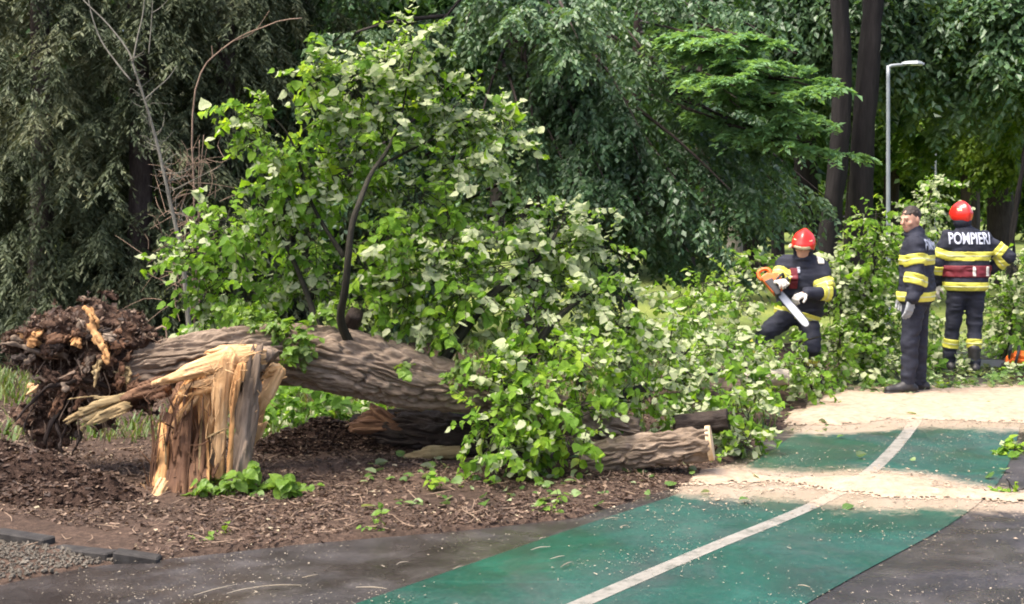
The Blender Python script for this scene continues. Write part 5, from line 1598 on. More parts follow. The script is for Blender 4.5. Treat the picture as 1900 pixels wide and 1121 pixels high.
# fresh leaves fallen on the ground round the crown and on the sawdust
n = 16000
x = RNG.uniform(-0.9, 8.5, n); y = RNG.uniform(7.6, 17.0, n)
edge = x - x_left(y)
keep = (RNG.uniform(0, 1, n) < np.where(edge < 0, 0.2, np.where(y > 12.75 + 0.25 * np.sin(x * 3), 1.0, 0.010 + 0.10 * np.exp(-edge / 0.15) * (y > 9.0))))
x, y = x[keep], y[keep]
z = np.where(x > x_left(y), 0.03 + RNG.uniform(0, 0.05, len(x)) * (y > 12.9), soil_h(x, y) + 0.015)
tag(flat_scatter('fallen_leaves', np.c_[x, y, z], RNG.uniform(0.03, 0.085, len(x)), RNG.uniform(0, 1, len(x)), M['freshdebris'], LEAF8, LEAF8_T, 0.5), 'green leaves dropped on the ground around the crown', 'leaves')

# ------------------------------------------------------------------ heaps of cut branches round the firefighters
def heap(name, label, spec, seed, flip_t=None, size=0.050, n_single=150, limbs=(), dens=1250, twl=0.30, group='heaps of cut linden branches'):
    rng = np.random.default_rng(seed)
    cx, cy, rx, ry, Y, rY, fl, ti = spec[0]
    b = P(cx, cy, Y)
    t = thing(name, label, 'cut branch', (b[0], b[1], 0), group)
    ps, tw = [], []
    for (cx, cy, rx, ry, Y, rY, fl, ti) in spec:
        s = Y / F
        n = int(rx * ry * s * s * np.pi * dens + 60)
        ps.append(clump(P(cx, cy, Y), np.array([rx * s, rY, ry * s]), n, fl, size, rng, ti, tw=tw, twl=twl))
    place_leaves(t, cat5(ps), n_single, 'linden', LEAFM)
    twig_obj(t, tw)
    for pts in limbs:
        tube_obj('branch', [P(*p) for p in pts], np.linspace(0.03, 0.006, len(pts)), M['twig'], t, 18, 8, bark=0.002, k=40, along=6)
heap('cut_branch', 'tall bright green cut branch standing between sawyer and bareheaded man', [(1620, 420, 42, 45, 13.9, .3, .1, .62), (1625, 480, 48, 50, 13.9, .3, .12, .6), (1620, 550, 50, 50, 13.9, .35, .15, .5), (1615, 610, 52, 42, 13.8, .35, .3, .45), (1600, 650, 60, 30, 13.5, .35, .4, .45), (1590, 590, 45, 45, 14.1, .3, .3, .45), (1650, 600, 35, 60, 14.2, .3, .3, .45)], 71,
     limbs=[[(1600, 690, 13.9), (1615, 560, 13.9), (1622, 460, 13.9), (1626, 385, 13.9)]])
heap('cut_branch', 'pale leaved cut branch rising behind the bareheaded man', [(1715, 395, 38, 38, 15.6, .3, .75, .5), (1700, 450, 48, 50, 15.6, .3, .6, .55), (1735, 350, 20, 26, 15.7, .2, .8, .5), (1700, 540, 60, 60, 15.4, .35, .5, .4), (1715, 640, 55, 50, 15.0, .35, .5, .4)], 72,
     limbs=[[(1705, 690, 15.5), (1705, 520, 15.6), (1718, 400, 15.6), (1736, 330, 15.7)]])
heap('cut_branch', 'whitish leaved cut branch just right of the sawyer', [(1548, 480, 38, 26, 14.0, .3, .85, .5), (1560, 520, 40, 36, 13.9, .3, .75, .5), (1550, 580, 45, 40, 13.7, .3, .55, .5), (1560, 640, 50, 36, 13.4, .35, .45, .45), (1530, 690, 60, 24, 12.8, .3, .4, .45)], 73,
     limbs=[[(1560, 690, 13.8), (1560, 580, 13.9), (1548, 470, 14.0)]])
heap('cut_branch', 'leafy cut branch piled right of the firefighter with his back turned', [(1875, 500, 42, 30, 15.0, .3, .75, .5), (1880, 560, 48, 45, 15.0, .35, .6, .45), (1875, 620, 50, 30, 14.9, .35, .45, .45), (1935, 560, 40, 60, 15.0, .35, .6, .45), (1850, 590, 34, 50, 15.3, .3, .5, .4), (1890, 650, 40, 24, 15.0, .3, .45, .4)], 74,
     limbs=[[(1860, 680, 15.0), (1880, 580, 15.0), (1890, 480, 15.0)]])
heap('cut_branch', 'low heap of pale leafy branches around the legs of the sawyer', [(1300, 590, 60, 34, 12.4, .4, .55, .5), (1370, 570, 50, 28, 12.9, .35, .6, .5), (1345, 640, 70, 34, 12.2, .4, .5, .5), (1425, 680, 55, 18, 12.3, .25, .4, .55), (1490, 672, 50, 20, 12.3, .25, .45, .5), (1460, 695, 65, 20, 11.9, .3, .4, .5), (1250, 600, 50, 30, 11.8, .35, .45, .5), (1400, 680, 50, 24, 11.7, .3, .5, .5)], 75, n_single=220,
     limbs=[[(1240, 660, 11.9), (1340, 640, 12.2), (1450, 640, 12.5), (1540, 620, 12.8)]])
heap('cut_branch', 'sunlit yellow-green sprays low behind the sawyer, left of his elbow', [(1310, 530, 40, 22, 14.2, .3, .1, .75), (1280, 555, 40, 24, 14.0, .3, .1, .65), (1370, 500, 34, 14, 15.0, .3, .4, .7), (1405, 490, 30, 14, 15.2, .3, .5, .6)], 76)
heap('cut_branch', 'flat scatter of leafy twigs on the ground behind the two standing men', [(1740, 690, 70, 14, 13.9, .3, .4, .45), (1840, 690, 60, 10, 14.0, .3, .4, .45), (1640, 690, 45, 16, 13.3, .3, .4, .45), (1760, 715, 40, 6, 13.0, .2, .3, .5)], 77, dens=700)
heap('cut_branch', 'small green sprig lying on the path at the right edge', [(1885, 836, 22, 4, 9.6, .10, .2, .65), (1866, 846, 14, 3, 9.4, .06, .2, .65)], 78, n_single=60, size=0.04, dens=300, twl=0.10)
heap('cut_branch', 'thin yellow-green sprig across the sawdust by the asphalt edge', [(1842, 916, 12, 2, 8.15, .04, .1, .8), (1880, 912, 12, 2, 8.18, .04, .1, .8)], 79, n_single=50, size=0.03, dens=300, twl=0.08)

# ------------------------------------------------------------------ lamp posts
M['lamp_metal'] = mat_noise('galvanised_lamp_metal', [(0.3, (0.20, 0.225, 0.225)), (0.7, (0.28, 0.305, 0.305))], 5, 5, 0.45, 0.5, bstr=0.05, metal=0.3)
M['lamp_glass'] = mat_noise('lamp_lens', [(0.3, (0.6, 0.62, 0.6)), (0.7, (0.7, 0.72, 0.7))], 5, 2, 0.3, 0.5, bstr=0.0)
def box_obj(name, cen, half, mat, parent, rot=None, bev=0.01):
    c = np.array([[x, y, z] for z in (-1, 1) for x, y in ((-1, -1), (1, -1), (1, 1), (-1, 1))], float) * half
    if rot is not None:
        c = c @ np.array(rot).T
    me = mesh_np(name, c + np.asarray(cen), np.array(box_faces()), mat)
    if bev: bevel_mesh(me, bev, 2)
    return link(name, me, parent)
def lamp(label, px, Y, top, arm_px, g='park lamp posts'):
    z = P(px, top, Y)[2]
    x = P(px, top, Y)[0]
    t = thing('lamp_post', label, 'lamp post', (x, Y, 0), g)
    tube_obj('pole', [(x, Y, -0.1), (x, Y, 1.5), (x, Y, z)], [0.042, 0.032, 0.027], M['lamp_metal'], t, 30, 16)
    tube_obj('base_sleeve', [(x, Y, 0), (x, Y, 0.3)], [0.07, 0.068], M['lamp_metal'], t, 4, 16)
    L = arm_px * Y / F
    tube_obj('arm', [(x, Y, z - 0.03), (x + 0.06, Y, z), (x + 0.28, Y, z + 0.02)], [0.026, 0.026, 0.022], M['lamp_metal'], t, 12, 10)
    # flat lantern, thicker at the rear
    a, b = x + 0.2, x + L
    prof = [(a, 0.03, 0.03), (a + 0.08, 0.075, 0.045), ((a + b) / 2 + 0.05, 0.11, 0.05), (b - 0.05, 0.09, 0.035), (b, 0.05, 0.012)]
    mb = MB()
    V = []
    for (xx, w, h) in prof:
        V += [(xx, Y - w, z + 0.02), (xx, Y + w, z + 0.02), (xx, Y + w * 0.7, z + 0.02 + h), (xx, Y - w * 0.7, z + 0.02 + h)]
    Q = [[4 * i + j, 4 * i + (j + 1) % 4, 4 * i + 4 + (j + 1) % 4, 4 * i + 4 + j] for i in range(4) for j in range(4)] + [[3, 2, 1, 0], [16, 17, 18, 19]]
    mb.add(np.array(V), None, np.array(Q)); mb.build('lantern', M['lamp_metal'], t)
    box_obj('lens', ((a + b) / 2 + 0.06, Y, z + 0.012), np.array([(b - a) * 0.28, 0.06, 0.006]), M['lamp_glass'], t, bev=0.003)
lamp('tall grey lamp post with flat lantern, nearer one left of the two men', 1648, 20.0, 122, 66)
lamp('smaller distant grey lamp post between the two standing men', 1736, 38.0, 268, 36)

# ------------------------------------------------------------------ firefighters
M['navy'] = mat_noise('navy_fabric', [(0.3, (0.013, 0.014, 0.022)), (0.6, (0.023, 0.025, 0.037)), (0.85, (0.040, 0.042, 0.056))], 6, 6, 0.8, 0.25, bstr=0.4, bscale=180)
M['yellow'] = mat_noise('yellow_reflective_band', [(0.3, (0.50, 0.47, 0.06)), (0.7, (0.60, 0.57, 0.09))], 14, 4, 0.55, 0.4, bstr=0.1)
M['silver'] = mat_noise('silver_reflective_tape', [(0.3, (0.42, 0.43, 0.24)), (0.7, (0.52, 0.53, 0.30))], 20, 4, 0.4, 0.5, bstr=0.05)
M['letter'] = mat_noise('silver_lettering', [(0.3, (0.34, 0.36, 0.42)), (0.7, (0.46, 0.48, 0.54))], 20, 4, 0.5, 0.4, bstr=0.05)
M['redbelt'] = mat_noise('dark_red_belt', [(0.3, (0.10, 0.012, 0.018)), (0.7, (0.16, 0.02, 0.028))], 12, 4, 0.6, 0.3)
M['helmet'] = mat_noise('red_helmet_shell', [(0.3, (0.55, 0.018, 0.012)), (0.7, (0.68, 0.03, 0.018))], 4, 3, 0.22, 0.5, bstr=0.03)
M['boot'] = mat_noise('black_leather', [(0.3, (0.010, 0.009, 0.009)), (0.7, (0.028, 0.025, 0.024))], 15, 5, 0.5, 0.4)
M['glove_white'] = mat_noise('pale_glove', [(0.3, (0.50, 0.46, 0.40)), (0.7, (0.66, 0.62, 0.55))], 20, 5, 0.8, 0.2)
M['glove_grey'] = mat_noise('grey_glove', [(0.3, (0.16, 0.17, 0.18)), (0.7, (0.30, 0.31, 0.31))], 20, 5, 0.8, 0.2)
M['glove_dark'] = mat_noise('dark_glove_cuff', [(0.3, (0.02, 0.02, 0.025)), (0.7, (0.05, 0.05, 0.055))], 20, 5, 0.8, 0.2)
M['skin'] = mat_noise('skin', [(0.3, (0.40, 0.215, 0.145)), (0.7, (0.50, 0.28, 0.19))], 9, 5, 0.55, 0.35, bstr=0.1)
M['hair'] = mat_noise('dark_hair', [(0.3, (0.018, 0.013, 0.010)), (0.7, (0.05, 0.037, 0.028))], 60, 4, 0.6, 0.3, bstr=0.6)
M['eye'] = mat_noise('eye_dark', [(0.3, (0.02, 0.015, 0.012)), (0.7, (0.04, 0.03, 0.025))], 5, 2, 0.2, 0.5)
M['lip'] = mat_noise('lip', [(0.3, (0.30, 0.11, 0.085)), (0.7, (0.36, 0.14, 0.11))], 9, 3, 0.5, 0.3)
M['visor'] = mat_noise('pale_visor', [(0.3, (0.42, 0.37, 0.22)), (0.7, (0.55, 0.48, 0.30))], 5, 2, 0.15, 0.6, bstr=0.0)
M['orange'] = mat_noise('orange_saw_plastic', [(0.3, (0.62, 0.11, 0.015)), (0.7, (0.72, 0.15, 0.02))], 6, 4, 0.4, 0.4, bstr=0.05)
M['black_plastic'] = mat_noise('black_plastic', [(0.3, (0.012, 0.012, 0.012)), (0.7, (0.03, 0.03, 0.03))], 8, 4, 0.5, 0.4)
M['steel'] = mat_noise('guide_bar_steel', [(0.3, (0.30, 0.31, 0.33)), (0.7, (0.40, 0.41, 0.43))], 7, 4, 0.45, 0.5, metal=0.25, bstr=0.05)

def glove(parent, wrist, d, n, thumb, mat, o, curl=0.5, sc=1.0):
    """palm, four bent fingers of unequal length, thumb leaving the side of the palm"""
    d = unit(d); n = unit(n - d * np.dot(n, d)); w = np.cross(d, n)
    wrist = np.asarray(wrist, float)
    segs = []
    for off in (-0.028, -0.009, 0.009, 0.028):
        segs.append((wrist - d * 0.01 + w * off * 0.7 * sc, wrist + d * 0.085 * sc + w * off * sc, 0.019 * sc, 0.015 * sc))
    for off, L in ((-0.033, 0.066), (-0.011, 0.078), (0.011, 0.074), (0.033, 0.058)):
        p = wrist + (d * 0.085 + w * off) * sc
        a = 0.0
        for k, fr in enumerate((0.42, 0.32, 0.26)):
            a += curl * (0.7, 1.0, 0.8)[k]
            q = p + (d * np.cos(a) + n * np.sin(a)) * L * fr * sc
            segs.append((p, q, (0.0108 - 0.0008 * k) * sc, (0.0102 - 0.0010 * k) * sc))
            p = q
    p = wrist + (d * 0.022 + w * thumb * 0.026) * sc
    q = p + unit(d * 0.6 + w * thumb * 0.75 + n * 0.35) * 0.042 * sc
    r = q + unit(d * 0.85 + w * thumb * 0.2 + n * 0.6) * 0.034 * sc
    segs += [(p, q, 0.0135 * sc, 0.012 * sc), (q, r, 0.0115 * sc, 0.0095 * sc)]
    def f(X):
        e = None
        for k, (a, b, ra, rb) in enumerate(segs):
            s = seg_d(X, a, b, ra, rb)
            e = s if e is None else (smin(e, s, 0.012) if k < 4 else smin(e, s, 0.004))
        return e
    allp = np.array([s[0] for s in segs] + [s[1] for s in segs])
    return nets_obj('glove', f, allp.min(0) - 0.025, allp.max(0) + 0.025, 0.0045, mat, parent)

def firefighter(label, org, J, o):
    t = thing('person', label, 'person', org)
    O = np.asarray(org, float)
    A = lambda k: np.asarray(J[k], float) + O
    side = unit(np.asarray(J['side'], float)); fwd = unit(np.asarray(J['fwd'], float))
    hf = unit(np.asarray(J['hfwd'], float)); hu = unit(np.asarray(J.get('hup', (0, 0, 1)), float))
    hf = unit(hf - hu * np.dot(hf, hu)); hs = np.cross(hu, hf)           # head: forward, up, left
    pel, chest, neck, head = A('pel'), A('chest'), A('neck'), A('head')
    arms = {k: (A('sh' + k), A('el' + k), A('wr' + k)) for k in 'LR'}
    legs = {k: (A('hip' + k), A('kn' + k), A('an' + k)) for k in 'LR'}
    toe = {k: unit(np.asarray(J['toe' + k], float)) for k in 'LR'}
    def torso(p, g=0.0):
        d = None
        for s in (-1, -0.35, 0.35, 1):
            e = seg_d(p, pel + side * 0.085 * s, chest + side * 0.115 * s + np.array([0, 0, -0.0]), 0.105 + g, 0.108 + g)
            d = e if d is None else smin(d, e, 0.05)
        d = smin(d, seg_d(p, arms['L'][0] - side * 0.02, arms['R'][0] + side * 0.02, 0.062 + g, 0.062 + g), 0.06)
        return smin(d, seg_d(p, chest, neck, 0.09 + g, 0.062 + g), 0.05)
    def arm(p, k, g=0.0):
        a, b, c = arms[k]
        return smin(seg_d(p, a, b, 0.060 + g, 0.046 + g), seg_d(p, b, c, 0.044 + g, 0.034 + g), 0.02)
    def leg(p, k, g=0.0):
        a, b, c = legs[k]
        return smin(seg_d(p, a, b, 0.085 + g, 0.056 + g), seg_d(p, b, c, 0.056 + g, 0.040 + g), 0.025)
    def headf(p):
        q = p - head
        L = np.stack([q @ hs, q @ hf, q @ hu], -1)
        d = ell_d(L, (0, -0.012, 0.03), (0.076, 0.098, 0.090))
        d = smin(d, ell_d(L, (0, 0.022, -0.035), (0.062, 0.072, 0.082)), 0.03)
        d = smin(d, ell_d(L, (0, 0.050, -0.088), (0.034, 0.030, 0.026)), 0.03)                     # chin
        d = smin(d, seg_d(L, (0, 0.094, 0.018), (0, 0.116, -0.022), 0.008, 0.015), 0.012)         # nose
        d = smin(d, seg_d(L, (-0.032, 0.084, 0.022), (0.032, 0.084, 0.022), 0.013, 0.013), 0.012)  # brow
        for s in (-1, 1):
            d = smin(d, ell_d(L, (s * 0.078, -0.012, -0.012), (0.010, 0.020, 0.032)), 0.008)        # ear
            d = smin(d, ell_d(L, (s * 0.045, 0.062, -0.025), (0.024, 0.022, 0.022)), 0.015)         # cheek
            d = np.maximum(d, -ell_d(L, (s * 0.032, 0.108, 0.000), (0.017, 0.018, 0.011)))          # eye socket
        d = smin(d, seg_d(p, neck - np.array([0, 0, 0.03]), head - hu * 0.05 - hf * 0.02, 0.058, 0.056), 0.03)
        return d
    def body(p):
        d = torso(p)
        for k in 'LR':
            d = smin(d, arm(p, k), 0.04); d = smin(d, leg(p, k), 0.05)
            d = smin(d, seg_d(p, arms[k][2], arms[k][2] + unit(arms[k][2] - arms[k][1]) * 0.05, 0.030, 0.022), 0.02)
            d = smin(d, seg_d(p, legs[k][2] - np.array([0, 0, 0.03]), legs[k][2] - np.array([0, 0, 0.045]) + toe[k] * 0.13, 0.035, 0.025), 0.02)
        return smin(d, headf(p), 0.02)
    allp = np.array([pel, chest, neck, head] + [x for k in 'LR' for x in arms[k] + legs[k]])
    lo, hi = allp.min(0) - 0.24, allp.max(0) + 0.24
    lo[2] = min(lo[2], O[2] - 0.03)
    nets_obj('body', body, lo, hi, o.get('res', 0.014), M['skin'], t)
    hem = o['hem'] + O[2]
    def folds(p, amp=0.017):
        return amp * (1 - 2 * fbm(p * np.array([6.0, 6, 11]), 2, o['seed'])) + 0.009 * (1 - 2 * np.abs(2 * vnoise(p * np.array([9.0, 9, 26]), o['seed'] + 5) - 1))
    def jacket_raw(p):
        d = torso(p, 0.030)
        fl = np.clip((chest[2] - 0.15 - p[..., 2]) * 0.05, 0, 0.02)        # slight flare to the hem
        d = d - fl
        for k in 'LR':
            d = smin(d, arm(p, k, 0.026), 0.035)
        d = smin(d, seg_d(p, neck - np.array([0, 0, 0.05]), neck + np.array([0, 0, 0.045]), 0.078, 0.074), 0.03)
        return d + folds(p)
    def jacket(p):
        return np.maximum(jacket_raw(p), hem - p[..., 2] + o.get('hem_tilt', 0) * (p[..., 0] - pel[0]))
    ja = nets_obj('jacket', jacket, lo, hi, 0.0115, M['navy'], t)
    def trousers(p):
        d = None
        for k in 'LR':
            e = leg(p, k, 0.026)
            e = np.maximum(e, (legs[k][2][2] - 0.02) - p[..., 2])
            d = e if d is None else smin(d, e, 0.03)
        d = smin(d, ell_d(p, pel - np.array([0, 0, 0.03]), (0.15, 0.13, 0.12)), 0.05)
        return np.maximum(d + folds(p, 0.013), p[..., 2] - hem - 0.12)
    tr = nets_obj('trousers', trousers, lo, hi, 0.0115, M['navy'], t)
    for k in 'LR':
        an = legs[k][2]; td = toe[k]; gz = an[2] - 0.09
        def boot(p):
            d = seg_d(p, an + np.array([0, 0, 0.16]), an + np.array([0, 0, -0.02]), 0.062, 0.056)
            d = smin(d, seg_d(p, an - td * 0.055 + np.array([0, 0, -0.045]), an + td * 0.06 + np.array([0, 0, -0.04]), 0.047, 0.052), 0.03)
            d = smin(d, seg_d(p, an + td * 0.06 + np.array([0, 0, -0.045]), an + td * 0.185 + np.array([0, 0, -0.055]), 0.050, 0.040), 0.03)
            return np.maximum(d, gz - p[..., 2])
        bo = nets_obj('boot', boot, an - np.array([0.27, 0.27, 0.12]), an + np.array([0.27, 0.27, 0.24]), 0.009, M['boot'], t)
        def sole(p):
            d = seg_d(p * np.array([1, 1, 0.0]), (an - td * 0.058) * np.array([1, 1, 0]), (an + td * 0.18) * np.array([1, 1, 0]), 0.055, 0.050)
            return np.maximum(np.maximum(d, gz + 0.0 - p[..., 2]), p[..., 2] - gz - 0.024)
        nets_obj('sole', sole, an - np.array([0.27, 0.27, 0.12]), an + np.array([0.27, 0.27, -0.03]), 0.008, M['black_plastic'], bo)
    # reflective bands
    def band(fn, lo_, hi_, par, name='band'):
        b = nets_obj(name, lambda p: (lambda r: np.maximum(r[0], np.abs(r[1]) - r[2]))(fn(p, 0.007)), lo_, hi_, 0.008, M['yellow'], par)
        nets_obj('stripe', lambda p: (lambda r: np.maximum(r[0], np.abs(r[1]) - r[2] * 0.16))(fn(p, 0.0100)), lo_, hi_, 0.007, M['silver'], b)
    for (z, h) in o['tbands']:
        zc = z + O[2]
        c0 = pel + (chest - pel) * np.clip((zc - pel[2]) / (chest[2] - pel[2]), -0.3, 1)
        def fn(p, g, zc=zc, h=h):
            near = np.maximum(jacket_raw(p) - g, torso(p, 0.045 + g))
            return near, p[..., 2] - zc - o.get('hem_tilt', 0) * (p[..., 0] - pel[0]), h
        band(fn, c0 - np.array([0.34, 0.30, h + 0.12]), c0 + np.array([0.34, 0.30, h + 0.12]), ja)
    for (k, sg, u, h) in o['abands']:
        a, b = (arms[k][0], arms[k][1]) if sg == 0 else (arms[k][1], arms[k][2])
        ax = unit(b - a); c0 = a + (b - a) * u
        def fn(p, g, c0=c0, ax=ax, h=h, k=k):
            return np.maximum(jacket_raw(p) - g, np.linalg.norm(p - c0, axis=-1) - 0.125), (p - c0) @ ax, h
        band(fn, c0 - 0.16, c0 + 0.16, ja)
    for (k, u, h) in o['lbands']:
        a, b = legs[k][1], legs[k][2]
        ax = unit(b - a); c0 = a + (b - a) * u
        def fn(p, g, c0=c0, ax=ax, h=h, k=k):
            return leg(p, k, 0.028 + g) + folds(p, 0.013), (p - c0) @ ax, h
        band(fn, c0 - 0.16, c0 + 0.16, tr)
    # head gear
    if o.get('helmet'):
        def loc(p):
            q = p - head
            return np.stack([q @ hs, q @ hf, q @ hu], -1)
        def shell(p):
            L = loc(p)
            d = ell_d(L, (0, -0.008, 0.022), (0.112, 0.138, 0.128))
            d = smin(d, ell_d(L, (0, -0.02, 0.035), (0.040, 0.132, 0.114)), 0.03)        # crest
            d = smin(d, ell_d(L, (0, 0.045, 0.030), (0.095, 0.100, 0.050)), 0.02)        # brow
            low = -0.050 + 0.055 * np.clip(L[..., 1] / 0.12, 0, 1) - 0.02 * np.clip(-L[..., 1] / 0.12, 0, 1)
            d = np.maximum(d, low - L[..., 2])
            return np.maximum(d, -np.maximum(ell_d(L, (0, -0.005, 0.0), (0.092, 0.116, 0.108)), L[..., 2] - 0.08))
        R3 = 0.20
        he = nets_obj('helmet', shell, head - R3, head + R3, 0.008, M['helmet'], t)
        nets_obj('rim', lambda p: np.maximum(ell_d(loc(p), (0, -0.008, 0.022), (0.116, 0.142, 0.132)), np.abs(loc(p)[..., 2] - (-0.046 + 0.055 * np.clip(loc(p)[..., 1] / 0.12, 0, 1) - 0.02 * np.clip(-loc(p)[..., 1] / 0.12, 0, 1))) - 0.008), head - R3, head + R3, 0.007, M['black_plastic'], he)
        nets_obj('visor', lambda p: np.maximum(np.abs(ell_d(loc(p), (0, 0.0, 0.03), (0.104, 0.148, 0.12))) - 0.004, np.maximum(np.abs(loc(p)[..., 2] - 0.018) - 0.016, 0.05 - loc(p)[..., 1])), head - R3, head + R3, 0.006, M['visor'], he)
        nets_obj('helmet_lamp', lambda p: ell_d(loc(p), (-0.118, 0.03, -0.012), (0.022, 0.045, 0.026)), head - R3, head + R3, 0.007, M['visor'], he)
        nets_obj('neck_guard', lambda p: np.maximum(ell_d(loc(p), (0, -0.025, -0.06), (0.092, 0.105, 0.085)), loc(p)[..., 1] - 0.045), head - R3, head + R3, 0.009, M['navy'], he)
        nets_obj('reflective_mark', lambda p: np.maximum(ell_d(loc(p), (0, -0.008, 0.022), (0.1135, 0.1395, 0.1295)), np.maximum(np.abs(np.abs(loc(p)[..., 0]) - 0.07) - 0.018, np.abs(loc(p)[..., 2] - 0.065) - 0.018)), head - R3, head + R3, 0.0065, M[o.get('mark', 'silver')], he)
    else:
        def hair(p):
            q = p - head
            L = np.stack([q @ hs, q @ hf, q @ hu], -1)
            d = ell_d(L, (0, -0.015, 0.033), (0.0795, 0.1005, 0.0935)) + 0.005 * (1 - 2 * vnoise(L * 90, 3))
            line = 0.046 - 0.35 * (L[..., 1] - 0.02) * 0 + np.where(L[..., 1] > 0.02, (L[..., 1] - 0.02) * 0.35, (L[..., 1] - 0.02) * 1.15)
            d = np.maximum(d, line - 0.014 - L[..., 2] + 0.016 * (vnoise(L * 60, 5) - 0.5))
            return np.maximum(d, -(L[..., 2] + 0.065))
        nets_obj('hair', hair, head - 0.2, head + 0.2, 0.006, M['hair'], t)
        for s in (-1, 1):
            nets_obj('eye', lambda p: ell_d(p, head + hs * 0.031 * s + hf * 0.086 + hu * 0.0, (0.009, 0.009, 0.0055)), head - 0.16, head + 0.16, 0.004, M['eye'], t)
            nets_obj('eyebrow', lambda p: seg_d(p, head + hs * 0.018 * s + hf * 0.099 + hu * 0.026, head + hs * 0.048 * s + hf * 0.085 + hu * 0.028, 0.0045, 0.003), head - 0.16, head + 0.16, 0.004, M['hair'], t)
        nets_obj('mouth', lambda p: seg_d(p, head + hs * 0.022 + hf * 0.085 - hu * 0.058, head - hs * 0.022 + hf * 0.085 - hu * 0.058, 0.007, 0.007), head - 0.16, head + 0.16, 0.004, M['lip'], t)
    for k in 'LR':
        gl = o['glove'][k]
        glove(t, arms[k][2] + unit(arms[k][2] - arms[k][1]) * 0.02, np.asarray(gl[0], float), np.asarray(gl[1], float), gl[2], M[gl[3]], o, gl[4], 1.12)
    # lettering on the back
    if o.get('text'):
        zc, width, hgt = o['text']
        cu = bpy.data.curves.new('lettering', 'FONT')
        cu.body = 'POMPIERI'
        cu.align_x = 'CENTER'; cu.align_y = 'CENTER'
        cu.size = 1.0; cu.offset = 0.022; cu.extrude = 0.0
        tmp = bpy.data.objects.new('lettering_curve', cu); COL.objects.link(tmp)
        dg = bpy.context.evaluated_depsgraph_get()
        me = bpy.data.meshes.new_from_object(tmp.evaluated_get(dg))
        bpy.data.objects.remove(tmp); bpy.data.curves.remove(cu)
        import bmesh
        bm = bmesh.new(); bm.from_mesh(me)
        bmesh.ops.triangulate(bm, faces=bm.faces)
        bmesh.ops.subdivide_edges(bm, edges=[e for e in bm.edges if e.calc_length() > 0.15], cuts=2)
        bmesh.ops.triangulate(bm, faces=bm.faces)
        xs_ = np.array([v.co.x for v in bm.verts]); ys_ = np.array([v.co.y for v in bm.verts])
        sx, sy = width / (xs_.max() - xs_.min()), hgt / (ys_.max() - ys_.min())
        jm = ja.data
        bv = BVHTree.FromPolygons([v.co[:] for v in jm.vertices], [p.vertices[:] for p in jm.polygons])
        rightv = -side                       # seen from behind, the person's right is the reader's right
        for v in bm.verts:
            c = chest + rightv * (v.co.x * sx) - fwd * 0.6
            c[2] = zc + O[2] + v.co.y * sy
            h = bv.ray_cast(Vector(c), Vector(fwd))
            q = np.array(h[0]) if h[0] is not None else c + fwd * 0.45
            v.co = Vector(q - fwd * 0.009)
        bm.to_mesh(me); bm.free()
        me.materials.clear(); me.materials.append(M['letter'])
        link('lettering', me, ja)
    for (nm, c_, r_, mt_) in o.get('patches', []):
        pc = np.asarray(c_, float) + O
        nets_obj(nm, lambda p: np.maximum(jacket_raw(p) - 0.008, np.max(np.abs(p - pc) / np.asarray(r_), axis=-1) * min(r_) - min(r_)), pc - np.asarray(r_) - 0.03, pc + np.asarray(r_) + 0.03, 0.006, M[mt_], ja)
    if o.get('belt'):
        zc, h = o['belt'][0] + O[2], o['belt'][1]
        c0 = pel + (chest - pel) * 0.3
        be = nets_obj('belt', lambda p: np.maximum(np.maximum(jacket_raw(p) - 0.012, torso(p, 0.06)), np.abs(p[..., 2] - zc) - h), c0 - np.array([0.34, 0.3, 0.2]), c0 + np.array([0.34, 0.3, 0.2]), 0.009, M['redbelt'], t)
        for dx in o['belt'][2]:
            bx = pel + np.array([dx, 0, 0])
            nets_obj('belt_tag', lambda p: np.maximum(np.maximum(jacket_raw(p) - 0.019, torso(p, 0.07)), np.maximum(np.abs(p[..., 2] - zc) - h * 0.85, np.maximum(np.abs(p[..., 0] - bx[0]) - 0.018, p[..., 1] - pel[1]))), c0 - np.array([0.34, 0.3, 0.2]), c0 + np.array([0.34, 0.3, 0.2]), 0.008, M['glove_white'], be)
    return t

# bareheaded man, facing left, half turned away
firefighter('bareheaded person in navy jacket with yellow bands standing on the sawdust, looking left', (3.745, 12.65, 0.02), dict(
    pel=(0.05, 0.0, 0.93), chest=(0.065, 0.02, 1.31), neck=(0.03, 0.0, 1.475), head=(-0.005, -0.01, 1.625), side=(-0.507, -0.862, 0), fwd=(-0.862, 0.507, 0), hfwd=(-0.86, -0.50, -0.05), hup=(-0.16, -0.10, 1),
    shL=(-0.015, -0.15, 1.385), elL=(0.0, -0.215, 1.12), wrL=(-0.06, -0.23, 0.895), shR=(0.135, 0.17, 1.385), elR=(0.06, 0.25, 1.12), wrR=(0.0, 0.22, 0.93),
    hipL=(0.005, -0.08, 0.88), knL=(-0.035, -0.08, 0.48), anL=(-0.055, -0.085, 0.09), hipR=(0.095, 0.075, 0.88), knR=(0.10, 0.08, 0.48), anR=(0.105, 0.09, 0.09), toeL=(-1, -0.12, 0), toeR=(-0.95, 0.2, 0)),
    dict(seed=3, res=0.0095, hem=0.83, tbands=[(1.245, 0.045), (0.905, 0.045)], abands=[('L', 0, 0.52, 0.05), ('L', 1, 0.22, 0.05), ('R', 0, 0.5, 0.05), ('R', 1, 0.25, 0.05)], lbands=[],
         glove={'L': ((-0.25, -0.1, -1), (-0.5, 0.85, 0), 1, 'glove_grey', 0.28), 'R': ((-0.3, 0, -1), (0, -0.8, 0.1), -1, 'glove_grey', 0.4)}, text=(1.385, 0.38, 0.105)))
